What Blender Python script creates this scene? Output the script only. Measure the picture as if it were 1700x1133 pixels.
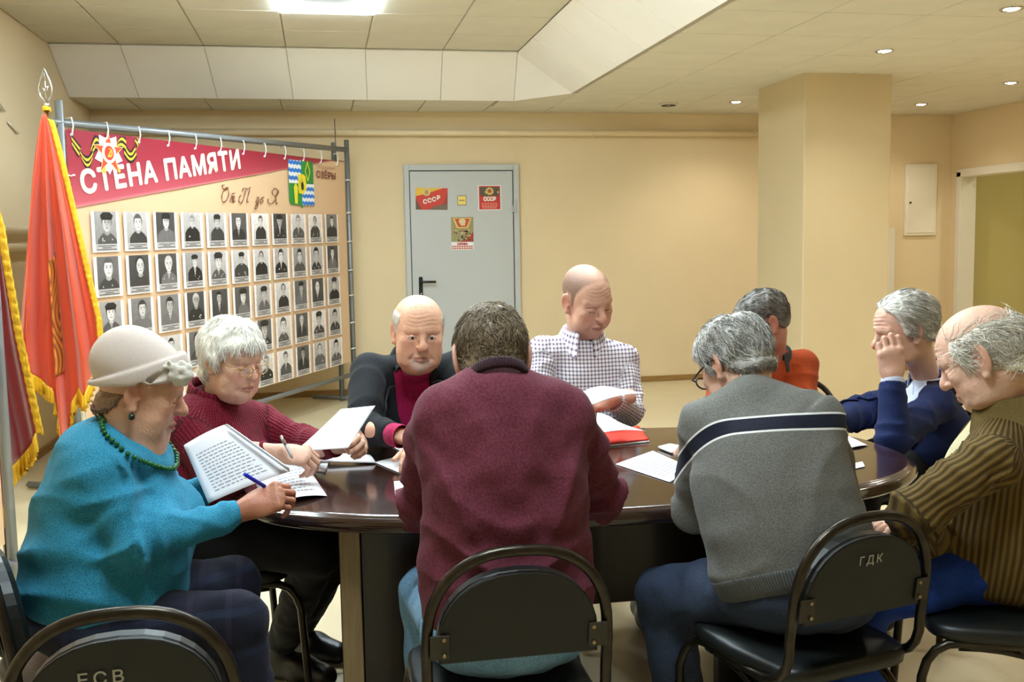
import bpy, bmesh, math, random
import numpy as np
from mathutils import Vector, Matrix

for o in list(bpy.data.objects): bpy.data.objects.remove(o)
scene = bpy.context.scene
COL = scene.collection
random.seed(7)
V = lambda *a: np.array(a, float)
PI = math.pi

# ------------------------------------------------------------------ camera
CAM_Z, FPX = 1.40, 1675.0
YAW, PITCH, ROLL = math.radians(10.65), math.radians(5.72), math.radians(-0.99)
_fw = V(math.sin(YAW)*math.cos(PITCH), math.cos(YAW)*math.cos(PITCH), -math.sin(PITCH))
_r0 = V(math.cos(YAW), -math.sin(YAW), 0); _u0 = np.cross(_r0, _fw)
_rt = math.cos(ROLL)*_r0 + math.sin(ROLL)*_u0; _up = -math.sin(ROLL)*_r0 + math.cos(ROLL)*_u0
cd = bpy.data.cameras.new('camera'); cd.sensor_width = 36; cd.lens = FPX/1700*36
cd.clip_start = .05; cd.clip_end = 60
cam = bpy.data.objects.new('camera', cd); COL.objects.link(cam)
m = Matrix.Identity(4)
for i in range(3): m[i][0], m[i][1], m[i][2] = _rt[i], _up[i], -_fw[i]
m[2][3] = CAM_Z
cam.matrix_world = m; scene.camera = cam
def at(x, y, Y):
    """survey helper: the point of the room at depth Y that was sighted at (x, y)"""
    d = _rt*(x-850)/FPX - _up*(y-566.5)/FPX + _fw
    return d*(Y/d[1]) + V(0, 0, CAM_Z)

# ------------------------------------------------------------------ world and exposure
w = bpy.data.worlds.new('world'); scene.world = w; w.use_nodes = True
w.node_tree.nodes['Background'].inputs[0].default_value = (.9, .93, 1, 1)
w.node_tree.nodes['Background'].inputs[1].default_value = .3
vs = scene.view_settings
vs.view_transform = 'Standard'; vs.look = 'None'; vs.gamma = 1; vs.use_curve_mapping = False
vs.exposure = 0.72
LED_STRENGTH, SPOT_W = 54.0, 17.0

# ------------------------------------------------------------------ helpers
def srgb(r, g=None, b=None):
    if g is None: r, g, b = r
    f = lambda c: (c/255/12.92) if c/255 <= .04045 else ((c/255+.055)/1.055)**2.4
    return (f(r), f(g), f(b))

MATS = {}
def mat(name, col, rough=.6, metal=0., noise=None, bump=None, attr=None, coat=0., emit=None, sheen=0., col2=None, nscale=None, wave=None, alpha=None, trans=0., sss=0., spec=.5):
    """procedural principled material. noise=(scale, amount) mottles, col2 a second tint, bump=(scale, height), wave=(scale, axis, distort)"""
    m = bpy.data.materials.new(name); m.use_nodes = True
    nt = m.node_tree; N = nt.nodes; L = nt.links
    b = N['Principled BSDF']
    c = srgb(col) if max(col) > 1.001 else col
    b.inputs['Base Color'].default_value = (*c, 1)
    b.inputs['Roughness'].default_value = rough; b.inputs['Metallic'].default_value = metal
    b.inputs['Coat Weight'].default_value = coat; b.inputs['Coat Roughness'].default_value = .08
    b.inputs['Sheen Weight'].default_value = sheen; b.inputs['Specular IOR Level'].default_value = spec
    b.inputs['Transmission Weight'].default_value = trans
    if sss: 
        b.inputs['Subsurface Weight'].default_value = sss
        b.inputs['Subsurface Radius'].default_value = (.9, .35, .2); b.inputs['Subsurface Scale'].default_value = .006
    if emit:
        b.inputs['Emission Color'].default_value = (*emit[0], 1); b.inputs['Emission Strength'].default_value = emit[1]
    tc = N.new('ShaderNodeTexCoord')
    src = None
    if attr:
        a = N.new('ShaderNodeAttribute'); a.attribute_name = attr; src = a.outputs['Color']
    if noise:
        n = N.new('ShaderNodeTexNoise'); n.inputs['Scale'].default_value = noise[0]; n.inputs['Detail'].default_value = 4
        mp = N.new('ShaderNodeMapping'); mp.inputs['Scale'].default_value = nscale or (1, 1, 1)
        L.new(tc.outputs['Object'], mp.inputs[0]); L.new(mp.outputs[0], n.inputs['Vector'])
        rp = N.new('ShaderNodeValToRGB'); rp.color_ramp.elements[0].position = .3; rp.color_ramp.elements[1].position = .7
        if col2 is not None:
            c2 = srgb(col2) if max(col2) > 1.001 else col2
            rp.color_ramp.elements[0].color = (*c, 1); rp.color_ramp.elements[1].color = (*c2, 1)
            L.new(n.outputs['Fac'], rp.inputs[0]); src = rp.outputs[0]
        else:
            lo, hi = 1-noise[1], 1+noise[1]
            rp.color_ramp.elements[0].color = (lo, lo, lo, 1); rp.color_ramp.elements[1].color = (hi, hi, hi, 1)
            L.new(n.outputs['Fac'], rp.inputs[0])
            mx = N.new('ShaderNodeMix'); mx.data_type = 'RGBA'; mx.blend_type = 'MULTIPLY'; mx.inputs[0].default_value = 1
            if src: L.new(src, mx.inputs[6])
            else: mx.inputs[6].default_value = (*c, 1)
            L.new(rp.outputs[0], mx.inputs[7]); src = mx.outputs[2]
    if wave:
        wv = N.new('ShaderNodeTexWave'); wv.bands_direction = wave[1]; wv.inputs['Scale'].default_value = wave[0]
        wv.inputs['Distortion'].default_value = wave[2]; wv.inputs['Detail'].default_value = 3
        L.new(tc.outputs['Object'], wv.inputs[0])
        mx = N.new('ShaderNodeMix'); mx.data_type = 'RGBA'; mx.blend_type = 'MIX'
        L.new(wv.outputs['Fac'], mx.inputs[0])
        if src: L.new(src, mx.inputs[6])
        else: mx.inputs[6].default_value = (*c, 1)
        mx.inputs[7].default_value = (*(srgb(wave[3])), 1); src = mx.outputs[2]
    if src: L.new(src, b.inputs['Base Color'])
    if bump:
        n = N.new('ShaderNodeTexNoise'); n.inputs['Scale'].default_value = bump[0]; n.inputs['Detail'].default_value = 3
        mp = N.new('ShaderNodeMapping'); mp.inputs['Scale'].default_value = (bump[2] if len(bump) > 2 else (1, 1, 1))
        L.new(tc.outputs['Object'], mp.inputs[0]); L.new(mp.outputs[0], n.inputs['Vector'])
        bp = N.new('ShaderNodeBump'); bp.inputs['Strength'].default_value = 1; bp.inputs['Distance'].default_value = bump[1]
        L.new(n.outputs['Fac'], bp.inputs['Height']); L.new(bp.outputs[0], b.inputs['Normal'])
    MATS[name] = m
    return m

def rotm(ax, ang):
    return np.array(Matrix.Rotation(ang, 3, ax))
def unit(v): v = np.asarray(v, float); return v/np.linalg.norm(v)
def basis(y, zhint=(0, 0, 1)):
    """columns x, y, z with y given and z near the hint"""
    y = unit(y); x = unit(np.cross(y, zhint)); z = np.cross(x, y)
    return np.stack([x, y, z], 1)

class MB:
    """collects shapes into one mesh"""
    def __init__(s): s.v = []; s.f = []; s.c = []; s.col = (1, 1, 1); s.sm = []; s.mi = []; s.mat = 0
    def add(s, vs, fs, smooth=False, cols=None):
        k = len(s.v); s.v += [tuple(map(float, p)) for p in vs]; s.f += [tuple(i+k for i in f) for f in fs]
        s.sm += [smooth]*len(fs); s.mi += [s.mat]*len(fs)
        s.c += ([tuple(c) for c in cols] if cols is not None else [s.col]*len(vs))
        return s
    def box(s, lo, hi, bev=0., R=None, c=None):
        lo, hi = V(*lo), V(*hi); 
        if bev <= 0:
            P = [[lo[0], lo[1], lo[2]], [hi[0], lo[1], lo[2]], [hi[0], hi[1], lo[2]], [lo[0], hi[1], lo[2]], [lo[0], lo[1], hi[2]], [hi[0], lo[1], hi[2]], [hi[0], hi[1], hi[2]], [lo[0], hi[1], hi[2]]]
            F = [(0, 3, 2, 1), (4, 5, 6, 7), (0, 1, 5, 4), (1, 2, 6, 5), (2, 3, 7, 6), (3, 0, 4, 7)]
            P = np.array(P)
        else:
            P = []; idx = {}
            for sx in (0, 1):
                for sy in (0, 1):
                    for sz in (0, 1):
                        cn = V((lo, hi)[sx][0], (lo, hi)[sy][1], (lo, hi)[sz][2]); inn = V(1-2*sx, 1-2*sy, 1-2*sz)*bev
                        for a in range(3):
                            q = cn+inn; q[a] = cn[a]; idx[sx, sy, sz, a] = len(P); P.append(q)
            F = []
            for a in range(3):
                b, d = (a+1) % 3, (a+2) % 3
                for sd in (0, 1):
                    def key(u, w_):
                        k = [0, 0, 0]; k[a] = sd; k[b] = u; k[d] = w_; return idx[k[0], k[1], k[2], a]
                    q = [key(0, 0), key(1, 0), key(1, 1), key(0, 1)]
                    F.append(tuple(q if sd else q[::-1]))
                for u in (0, 1):
                    for w_ in (0, 1):
                        def k2(t, which):
                            k = [0, 0, 0]; k[a] = t; k[b] = u; k[d] = w_; return idx[k[0], k[1], k[2], which]
                        q = [k2(0, b), k2(1, b), k2(1, d), k2(0, d)]
                        F.append(tuple(q[::-1] if u == w_ else q))
            for sx in (0, 1):
                for sy in (0, 1):
                    for sz in (0, 1):
                        q = [idx[sx, sy, sz, a] for a in range(3)]
                        F.append(tuple(q if (sx+sy+sz) % 2 else q[::-1]))
            P = np.array(P)
        if R is not None:
            cc = V(*c) if c is not None else (lo+hi)/2
            P = (P-cc) @ np.asarray(R).T + cc
        return s.add(P, F)
    def tube(s, pts, r, n=8, closed=False, cap=True, up=None):
        pts = [V(*p) for p in pts]; k = len(pts); rr = r if hasattr(r, '__len__') else [r]*k
        T = [unit(pts[(i+1) % k]-pts[i-1]) if closed or 0 < i < k-1 else unit(pts[min(i+1, k-1)]-pts[max(i-1, 0)]) for i in range(k)]
        a = V(0, 0, 1) if up is None else V(*up)
        if abs(T[0]@a) > .95: a = V(1, 0, 0)
        nx = unit(np.cross(T[0], a)); P = []
        for i in range(k):
            nx = unit(nx-T[i]*(nx@T[i])); ny = np.cross(T[i], nx)
            for j in range(n):
                t = 2*PI*j/n; P.append(pts[i]+rr[i]*(math.cos(t)*nx+math.sin(t)*ny))
        F = [(i*n+j, i*n+(j+1) % n, ((i+1) % k)*n+(j+1) % n, ((i+1) % k)*n+j) for i in range(k if closed else k-1) for j in range(n)]
        s.add(P, F, True)
        if cap and not closed:
            b = len(s.v)-k*n
            s.f += [tuple(b+j for j in range(n))[::-1], tuple(b+(k-1)*n+j for j in range(n))]; s.sm += [False]*2; s.mi += [s.mat]*2
        return s
    def lathe(s, prof, n=16, c=(0, 0, 0), R=None):
        P = [V(r*math.cos(2*PI*j/n), r*math.sin(2*PI*j/n), z) for r, z in prof for j in range(n)]
        if R is not None: P = [np.asarray(R)@p for p in P]
        P = [p+V(*c) for p in P]; k = len(prof)
        F = [(i*n+j, i*n+(j+1) % n, (i+1)*n+(j+1) % n, (i+1)*n+j) for i in range(k-1) for j in range(n)]
        F += [tuple(range(n))[::-1], tuple((k-1)*n+j for j in range(n))]
        return s.add(P, F, True)
    def poly(s, pts, o, ux, uy, off=0.):
        """flat polygon: 2-d points laid on a plane"""
        o, ux, uy = V(*o), V(*ux), V(*uy); nz = np.cross(ux, uy)
        return s.add([o+ux*p[0]+uy*p[1]+nz*off for p in pts], [tuple(range(len(pts)))])
    def prism(s, pts, z0, z1, smooth=False):
        n = len(pts)
        s.add([(p[0], p[1], z0) for p in pts]+[(p[0], p[1], z1) for p in pts], [tuple(range(n))[::-1], tuple(range(n, 2*n))])
        k = len(s.v)-2*n
        s.f += [(k+i, k+(i+1) % n, k+n+(i+1) % n, k+n+i) for i in range(n)]; s.sm += [smooth]*n; s.mi += [s.mat]*n
        return s
    def mesh(s, name):
        me = bpy.data.meshes.new(name); me.from_pydata(s.v, [], s.f); 
        me.polygons.foreach_set('use_smooth', s.sm); me.polygons.foreach_set('material_index', s.mi)
        a = me.color_attributes.new('Col', 'FLOAT_COLOR', 'POINT')
        a.data.foreach_set('color', np.c_[np.array(s.c, np.float32).reshape(-1, 3), np.ones(len(s.c), np.float32)].ravel())
        me.update(); return me
    def build(s, name, material, parent=None):
        return link(name, s.mesh(name), material, parent)

def link(name, me, material=None, parent=None):
    if material is not None:
        for mm in (material if isinstance(material, (list, tuple)) else [material]): me.materials.append(MATS[mm] if isinstance(mm, str) else mm)
    o = bpy.data.objects.new(name, me); COL.objects.link(o)
    if parent is not None:
        o.parent = parent
        o.matrix_parent_inverse = parent.matrix_basis.inverted() if parent.parent is None else (parent.parent.matrix_basis@parent.matrix_parent_inverse@parent.matrix_basis).inverted()
    return o
def tag(o, label, cat, group=None):
    o['label'] = label; o['category'] = cat
    if group: o['group'] = group
    return o
def thing(name, label, cat, loc=(0, 0, 0), rz=0., group=None):
    o = bpy.data.objects.new(name, None); COL.objects.link(o); o.location = loc; o.rotation_euler = (0, 0, rz); o.empty_display_size = .1
    return tag(o, label, cat, group)
def struct(o): o['kind'] = 'structure'; return o
def local(name, me, material, parent):
    """child whose mesh is in its parent's own coordinates"""
    o = bpy.data.objects.new(name, me)
    if material is not None and not me.materials: me.materials.append(MATS[material] if isinstance(material, str) else material)
    COL.objects.link(o); o.parent = parent; return o

def text_mesh(body, size, bold=0., shear=0., align='CENTER', space=1.):
    c = bpy.data.curves.new('t', 'FONT'); c.body = body; c.size = size; c.align_x = align; c.align_y = 'CENTER'
    c.offset = bold; c.shear = shear; c.space_character = space; c.resolution_u = 3
    o = bpy.data.objects.new('t', c); COL.objects.link(o)
    dg = bpy.context.evaluated_depsgraph_get(); me = bpy.data.meshes.new_from_object(o.evaluated_get(dg))
    vs = np.array([v.co[:2] for v in me.vertices]); fs = [tuple(p.vertices) for p in me.polygons]
    bpy.data.objects.remove(o); bpy.data.curves.remove(c); bpy.data.meshes.remove(me)
    return vs, fs
def text_on(mb, body, size, o, ux, uy, off=.001, width=None, rot=0., **k):
    """lettering laid on a plane through o; width stretches it to that many metres"""
    bold = k.pop('bold', 0.); vs, fs = text_mesh(body, size, **k)
    if width: 
        w0 = vs[:, 0].max()-vs[:, 0].min(); vs = vs*np.array([width/w0, 1])
    if rot: vs = vs @ np.array([[math.cos(rot), math.sin(rot)], [-math.sin(rot), math.cos(rot)]])
    o, ux, uy = V(*o), V(*ux), V(*uy); nz = np.cross(ux, uy)
    steps = [(0, 0)] if bold <= 0 else [(0, 0)]+[(bold*math.cos(a), bold*math.sin(a)) for a in np.linspace(0, 2*PI, 9)[:-1]]
    for i, (dx, dy) in enumerate(steps):
        mb.add([o+ux*(p[0]+dx)+uy*(p[1]+dy)+nz*(off+.00004*i) for p in vs], fs)
    return vs
def ellipse2(cx, cy, rx, ry, n=20, a0=0, a1=2*PI):
    return [(cx+rx*math.cos(a0+(a1-a0)*i/n), cy+ry*math.sin(a0+(a1-a0)*i/n)) for i in range(n if a1-a0 > 6.2 else n+1)]

# ------------------------------------------------------------------ materials
mat('wall_paint', (228, 208, 170), .8, noise=(1.3, .035), bump=(60, .0006, (1, 1, .12)))
mat('column_paint', (212, 194, 156), .8, noise=(1.5, .03), bump=(60, .0006, (1, 1, .1)))
mat('olive_paint', (196, 184, 122), .8, noise=(1.2, .03))
mat('floor_lino', (216, 201, 166), .32, noise=(2.2, .05), bump=(30, .0003))
mat('tile_cream', (216, 212, 198), .85, noise=(3, .04), bump=(150, .0006))
mat('tile_white', (246, 244, 240), .85, noise=(2, .02), bump=(150, .0004))
mat('grid_metal', (176, 168, 150), .6)
mat('baseboard', (150, 116, 62), .5, noise=(8, .12), nscale=(1, 1, 8))
mat('pipe_paint', (232, 214, 178), .45)
mat('door_grey', (194, 198, 198), .5, noise=(1, .02))
mat('gap_dark', (70, 70, 70), .8)
mat('black_plastic', (18, 18, 20), .35)
mat('white_paint', (228, 222, 206), .5)
mat('white_metal', (236, 228, 210), .45)
mat('led', (255, 255, 255), .5, emit=((.80, .96, 1.05), LED_STRENGTH))
mat('led_centre', (190, 190, 196), .4)
mat('lamp_glow', (255, 255, 255), .5, emit=((1, .95, .85), 60))
mat('chrome', (200, 200, 200), .15, metal=1)
mat('print', (255, 255, 255), .5, attr='Col')
mat('print_portrait', (255, 255, 255), .5, attr='Col', noise=(40, .10))
mat('grey_tube', (142, 146, 150), .4, metal=.4)
mat('zip_tie', (232, 232, 230), .4)
mat('red_satin', (196, 66, 28), .38, sheen=.3, noise=(3, .08))
mat('red_velvet', (134, 10, 14), .75, sheen=.6, noise=(8, .15))
mat('gold_fringe', (222, 172, 24), .6, bump=(300, .002, (1, 1, .05)), noise=(90, .2), nscale=(1, 1, .1))
mat('wood_dark', (44, 22, 14), .16, noise=(6, .35), nscale=(1, 9, 9), coat=.5)
mat('wood_leg', (34, 20, 12), .35, noise=(6, .3), nscale=(9, 9, 1), coat=.2)
mat('wood_edge', (146, 122, 84), .4, noise=(10, .15), nscale=(9, 9, 1))
mat('paper', (240, 240, 244), .7)
mat('ink', (150, 150, 158), .7)
mat('red_folder', (226, 52, 34), .45)
mat('tube_black', (62, 56, 48), .3, metal=.85, noise=(20, .3))
mat('chair_vinyl', (18, 21, 20), .42, bump=(400, .0003), noise=(12, .15))
mat('chair_board', (17, 19, 15), .6, noise=(15, .2))
mat('bracket', (58, 54, 44), .5, metal=.4)
mat('screw', (170, 150, 110), .35, metal=.9)
mat('chalk', (176, 176, 170), .8)
# ------------------------------------------------------------------ the room
XL, XR, YB, YF = -1.90, 6.33, 9.36, -3.2
ZL, ZU = 2.58, 2.886          # low and raised ceiling
floor = struct(MB().box((XL-.2, YF-.2, -.12), (XR+3, YB+.2, 0)).build('floor', 'floor_lino'))
struct(MB().box((XL-.15, YF, 0), (XL, YB+.15, 3.1)).build('wall_left', 'wall_paint'))
struct(MB().box((XL, YB, 0), (XR+3, YB+.15, 3.1)).build('wall_back', 'wall_paint'))
struct(MB().box((XL-.15, YF-.15, 0), (XR+3, YF, 3.1)).build('wall_front', 'wall_paint'))
# right wall with the wide doorway into an olive room
mb = MB(); mb.box((XR, 9.24, 0), (XR+.14, YB, 3.1)); mb.box((XR, 6.6, 2.0), (XR+.14, 9.24, 3.1)); mb.box((XR, YF, 0), (XR+.14, 6.6, 3.1))
struct(mb.build('wall_right', 'wall_paint'))
mb = MB(); mb.box((XR+1.5, 5.0, 0), (XR+1.6, YB, 2.6)); mb.box((XR+.14, YB-.02, 0), (XR+1.6, YB, 2.6)); mb.box((XR+.14, 5.0, 2.5), (XR+1.6, YB, 2.6)); mb.box((XR+.14, 4.9, 0), (XR+1.6, 5.0, 2.6))
struct(mb.build('wall_olive', 'olive_paint'))
mb = MB()
mb.box((XR-.02, 9.17, 0), (XR+.16, 9.24, 2.0), .004); mb.box((XR-.02, 6.6, 0), (XR+.16, 6.66, 2.0), .004); mb.box((XR-.02, 6.6, 1.95), (XR+.16, 9.24, 2.03), .004)
struct(mb.build('door_1', 'white_paint'))
struct(MB().box((3.53, 7.0, 0), (4.23, 7.8, 2.6), .006).build('wall_column', 'column_paint'))
for nm, lo, hi in (('baseboard_back', (XL, YB-.018, 0), (XR, YB, .055)), ('baseboard_left', (XL, YF, 0), (XL+.018, YB, .055)), ('baseboard_right', (XR-.018, YF, 0), (XR, 6.58, .055))):
    struct(MB().box(lo, hi, .004).build(nm, 'baseboard'))
mb = MB()
mb.box((3.515, 6.985, 0), (4.245, 7.815, .055), .004)
struct(mb.build('baseboard_column', 'baseboard'))

t = thing('ceiling_light', 'round fill lamp added out of view to brighten the olive room beyond the doorway', 'ceiling light', (XR+.8, 7.3, 2.5))  # added fill lamp, hidden from view, lifts the dark olive room
local('fill_lamp_glass', MB().lathe([(.001, -.07), (.08, -.06), (.13, -.03), (.14, 0)], 20).mesh('fill_lamp_glass'), mat('olive_fill_lamp', (255, 255, 255), .5, emit=((1, .97, .85), 55)), t)
local('fill_lamp_base', MB().lathe([(.15, -.012), (.15, 0)], 20).mesh('fill_lamp_base'), 'white_paint', t)
# ceiling: low tiled part, raised recess with sloping white sides
mb = MB()
mb.box((2.06, YF, ZL+.012), (XR+.14, YB, ZL+.10)); mb.box((XL, 8.60, ZL+.012), (2.06, YB, ZL+.10)); mb.box((XL-.1, YF, ZU+.012), (2.2, 8.7, ZU+.10))
ceil = struct(mb.build('ceiling', 'grid_metal'))
TG = .004
def tile_mesh(poly, z, th=.012, dz=0):
    mb = MB(); n = len(poly); c = np.mean(poly, 0)
    inner = [tuple(c+(np.array(p)-c)*(1-.006/max(.05, np.linalg.norm(np.array(p)-c)))) for p in poly]
    vs = [(p[0], p[1], z+dz) for p in inner]+[(p[0], p[1], z+.004+dz) for p in poly]+[(p[0], p[1], z+th) for p in poly]
    fs = [tuple(range(n))[::-1]]+[(i, (i+1) % n, n+(i+1) % n, n+i) for i in range(n)]+[(n+i, n+(i+1) % n, 2*n+(i+1) % n, 2*n+i) for i in range(n)]
    return mb.add(vs, fs).mesh('ceiling_tile')
full = {}
def put_tile(x0, y0, x1, y1, z, material):
    x0 += TG; y0 += TG; x1 -= TG; y1 -= TG
    if x1-x0 < .03 or y1-y0 < .03: return
    key = (round(x1-x0, 3), round(y1-y0, 3), material)
    if key not in full:
        hx, hy = (x1-x0)/2, (y1-y0)/2
        me = tile_mesh([(-hx, -hy), (hx, -hy), (hx, hy), (-hx, hy)], 0); me.materials.append(MATS[material]); full[key] = me
    o = bpy.data.objects.new('ceiling_tile', full[key]); COL.objects.link(o); o.parent = ceil
    o.location = ((x0+x1)/2, (y0+y1)/2, z + random.choice((0, 0, 0, .0012)))
xs = [2.10, 2.70, 3.30, 3.90, 4.50, 5.10, 5.70, 6.33]; ys = [YB]+[8.72-.6*i for i in range(21)]
ys = [9.36, 8.72]+[8.72-.6*i for i in range(1, 20)]
for i in range(len(xs)-1):
    for j in range(len(ys)-1):
        if ys[j+1] < -3: continue
        put_tile(xs[i], ys[j+1], xs[i+1], ys[j], ZL, 'tile_cream')
xl = [2.10, 1.52, .92, .32, -.28, -.88, -1.48, XL]
for i in range(7): put_tile(xl[i+1], 8.98, xl[i], YB, ZL, 'tile_cream'); put_tile(xl[i+1], 8.60, xl[i], 8.98, ZL, 'tile_cream') if i else None
tri = tile_mesh([(1.67, 8.61), (2.05, 8.16), (2.10, 8.16), (2.10, 8.97), (1.55, 8.97), (1.55, 8.61)], ZL); local('ceiling_tile', tri, 'tile_cream', ceil)
xu = [1.60-.6*i for i in range(6)]+[XL]; yu = [8.00-.6*i for i in range(20)]
LEDS = {(2, 2), (2, 6), (4, 6), (0, 6), (2, 10)}
for i in range(len(xu)-1):
    for j in range(len(yu)-1):
        if yu[j+1] < YF or (i, j) in LEDS: continue
        put_tile(xu[i+1], yu[j+1], xu[i], yu[j], ZU, 'tile_cream')
# sloping sides
def slope_tile(a, b, c, d, mname='tile_white'):
    P = [V(*p) for p in (a, b, c) ] + ([V(*d)] if d is not None else [])
    n = unit(np.cross(P[1]-P[0], P[2]-P[0])); cc = sum(P)/len(P)
    if n@(V(0, 3, 1)-cc) < 0: n = -n; P = P[::-1]
    k = len(P); inn = [p+(cc-p)*(.006/np.linalg.norm(p-cc)) for p in P]; out = [p+(cc-p)*(.002/np.linalg.norm(p-cc)) for p in P]
    vs = [p+n*.004 for p in inn]+out+[p-n*.012 for p in out]
    fs = [tuple(range(k))]+[(k+i, k+(i+1) % k, (i+1) % k, i) for i in range(k)]+[(2*k+i, 2*k+(i+1) % k, k+(i+1) % k, k+i) for i in range(k)]
    local('ceiling_tile', MB().add(vs, fs).mesh('ceiling_tile'), mname, ceil)
lowx = [1.67, 1.04, .43, -.17, -.77, -1.37, XL]
for i in range(6): slope_tile((xu[i], 8.05, ZU), (xu[i+1], 8.05, ZU), (lowx[i+1], 8.60, ZL), (lowx[i], 8.60, ZL))
slope_tile((1.60, 8.05, ZU), (1.67, 8.60, ZL), (2.06, 8.13, ZL), None)
yr = [8.05-.6*i for i in range(20)]; yl = [8.13]+[8.05-.6*i-.02 for i in range(1, 20)]
for i in range(19):
    if yr[i+1] < YF: break
    slope_tile((1.60, yr[i], ZU), (1.60, yr[i+1], ZU), (2.06, yl[i+1], ZL), (2.06, yl[i], ZL))
# metal backing of the slopes
mb = MB(); up = V(0, 0, .03)
for q in (((XL, 8.05, ZU), (1.6, 8.05, ZU), (1.67, 8.60, ZL), (XL, 8.60, ZL)), ((1.6, 8.05, ZU), (1.6, YF, ZU), (2.06, YF, ZL), (2.06, 8.13, ZL)), ((1.6, 8.05, ZU), (2.06, 8.13, ZL), (1.67, 8.6, ZL))):
    P = [V(*p)+up for p in q]; mb.add(P, [tuple(range(len(P)))])
local('slope_frame', mb.mesh('slope_frame'), 'grid_metal', ceil)

# square LED fittings: glowing frame round a grey centre
def led(i, j, label):
    x0, x1, y0, y1 = xu[i+1], xu[i], yu[j+1], yu[j]
    t = thing('ceiling_light', label, 'ceiling light', ((x0+x1)/2, (y0+y1)/2, ZU), group='square glowing ceiling fittings')
    mb = MB(); h = .298; k = .215
    for lo, hi in (((-h, -h), (h, -k)), ((-h, k), (h, h)), ((-h, -k), (-k, k)), ((k, -k), (h, k))): mb.box((*lo, -.012), (*hi, .012), .003)
    local('light_frame', mb.mesh('light_frame'), 'led', t)
    local('centre_panel', MB().box((-k, -k, .0), (k, k, .012)).mesh('centre_panel'), 'led_centre', t)
for n, (i, j) in enumerate(sorted(LEDS)):
    if (i, j) == (2, 2): led(i, j, 'square glowing ceiling light above the photo wall')
    else: led(i, j, {(2, 6): 'square glowing ceiling light overhead, in the middle above the far side of the table', (4, 6): 'square glowing ceiling light overhead at the left wall side', (0, 6): 'square glowing ceiling light overhead beside the right slope', (2, 10): 'square glowing ceiling light overhead nearest the viewer'}[i, j])

# round downlights in the low ceiling
spots = [((3.66, 4.92), 'bright downlight at the top right corner of the low ceiling'), ((3.64, 6.12), 'bright downlight in front of the square column'),
         ((5.45, 7.31), 'bright downlight by the right edge, above the open doorway'), ((3.65, 8.53), 'bright downlight left of the column by the back wall'),
         ((5.48, 8.58), 'bright downlight right of the column near the back corner')]
NTH = ('first', 'second', 'third', 'fourth')
spots += [((5.45, y), NTH[k]+' downlight beyond the right edge, counted from the back wall') for k, y in enumerate((6.1, 4.9, 3.7))] + [((3.65, y), NTH[k]+' downlight above the picture\'s top right edge, counted towards the viewer') for k, y in enumerate((3.7, 2.5))]
for (x, y), lb in spots:
    t = thing('downlight', lb, 'ceiling light', (x, y, ZL), group='round downlights in the low ceiling')
    local('trim_ring', MB().lathe([(.055, .004), (.062, -.002), (.058, -.007), (.047, -.006), (.044, .004)], 20).mesh('trim_ring'), 'chrome', t)
    local('lamp_lens', MB().lathe([(.001, -.011), (.022, -.010), (.040, -.004), (.044, .002)], 16).mesh('lamp_lens'), 'lamp_glow', t)
    ld = bpy.data.lights.new('downlight_lamp', 'SPOT'); ld.energy = SPOT_W; ld.color = (1, .93, .80); ld.spot_size = 2.4; ld.spot_blend = .7; ld.shadow_soft_size = .04
    lo = bpy.data.objects.new('lamp_light', ld); COL.objects.link(lo); lo.parent = t; lo.location = (0, 0, -.03)
t = thing('smoke_detector', 'small round beige vent on the low ceiling left of the column', 'vent', (3.08, 8.68, ZL))
local('cover', MB().lathe([(.085, .003), (.088, -.008), (.075, -.016), (.0, -.018)], 20).mesh('cover'), 'tile_cream', t)
local('vent_ring', MB().lathe([(.062, -.0165), (.066, -.021), (.054, -.021), (.05, -.0175)], 20).mesh('vent_ring'), 'gap_dark', t)

# pipe along the back wall
t = thing('heating_pipe', 'long cream pipe running along the back wall below the ceiling', 'pipe', (0, YB-.07, 2.385))
local('pipe', MB().tube([(XL, 0, 0), (4.6, 0, 0)], .029, 12).mesh('pipe'), 'pipe_paint', t)
for x in (-1.2, .36, 1.53, 2.55, 4.16):
    local('pipe_clip', MB().tube([(x, .066, .0), (x, .04, .0)], .006, 6).tube([(x, .034*math.cos(a), .034*math.sin(a)) for a in np.linspace(0, 2*PI, 13)[:-1]], .005, 6, closed=True).mesh('pipe_clip'), 'pipe_paint', t)
tag(MB().tube([(.17, YB-.105, 2.50), (.17, YB-.107, 2.38), (.172, YB-.06, 2.26)], .003, 5).build('wire', 'black_plastic'), 'thin dark wire hanging over the pipe above the photo wall', 'wire')
for z, lb in ((1.515, 'upper of two cream pipes on the left wall behind the flags'), (1.405, 'lower of two cream pipes on the left wall behind the flags')):
    t = thing('wall_pipe', lb, 'pipe', (XL+.06, 5.9, z))
    local('pipe', MB().tube([(0, -5, 0), (0, 1.35, 0), (-.03, 1.42, 0), (-.075, 1.43, 0)], .026, 10).mesh('pipe'), 'pipe_paint', t)
    local('pipe_clip', MB().tube([(-.06, .9, 0), (0, .9, 0)], .008, 6).mesh('pipe_clip'), 'pipe_paint', t)
tag(MB().tube([(XL+.01+.02*math.sin(i*.4), 6.35+.065*i, 2.325+.0-.0045*i*i*.35) for i in range(8)], .011, 6).build('cable', 'white_paint'), 'short white cable curving down the left wall', 'cable')
tag(MB().tube([(XL+.012, 6.9+.05*i, 2.19-.012*i) for i in range(5)], .008, 6).build('cable', 'white_paint'), 'tiny white cable stub on the left wall beside the flag tip', 'cable')

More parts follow.
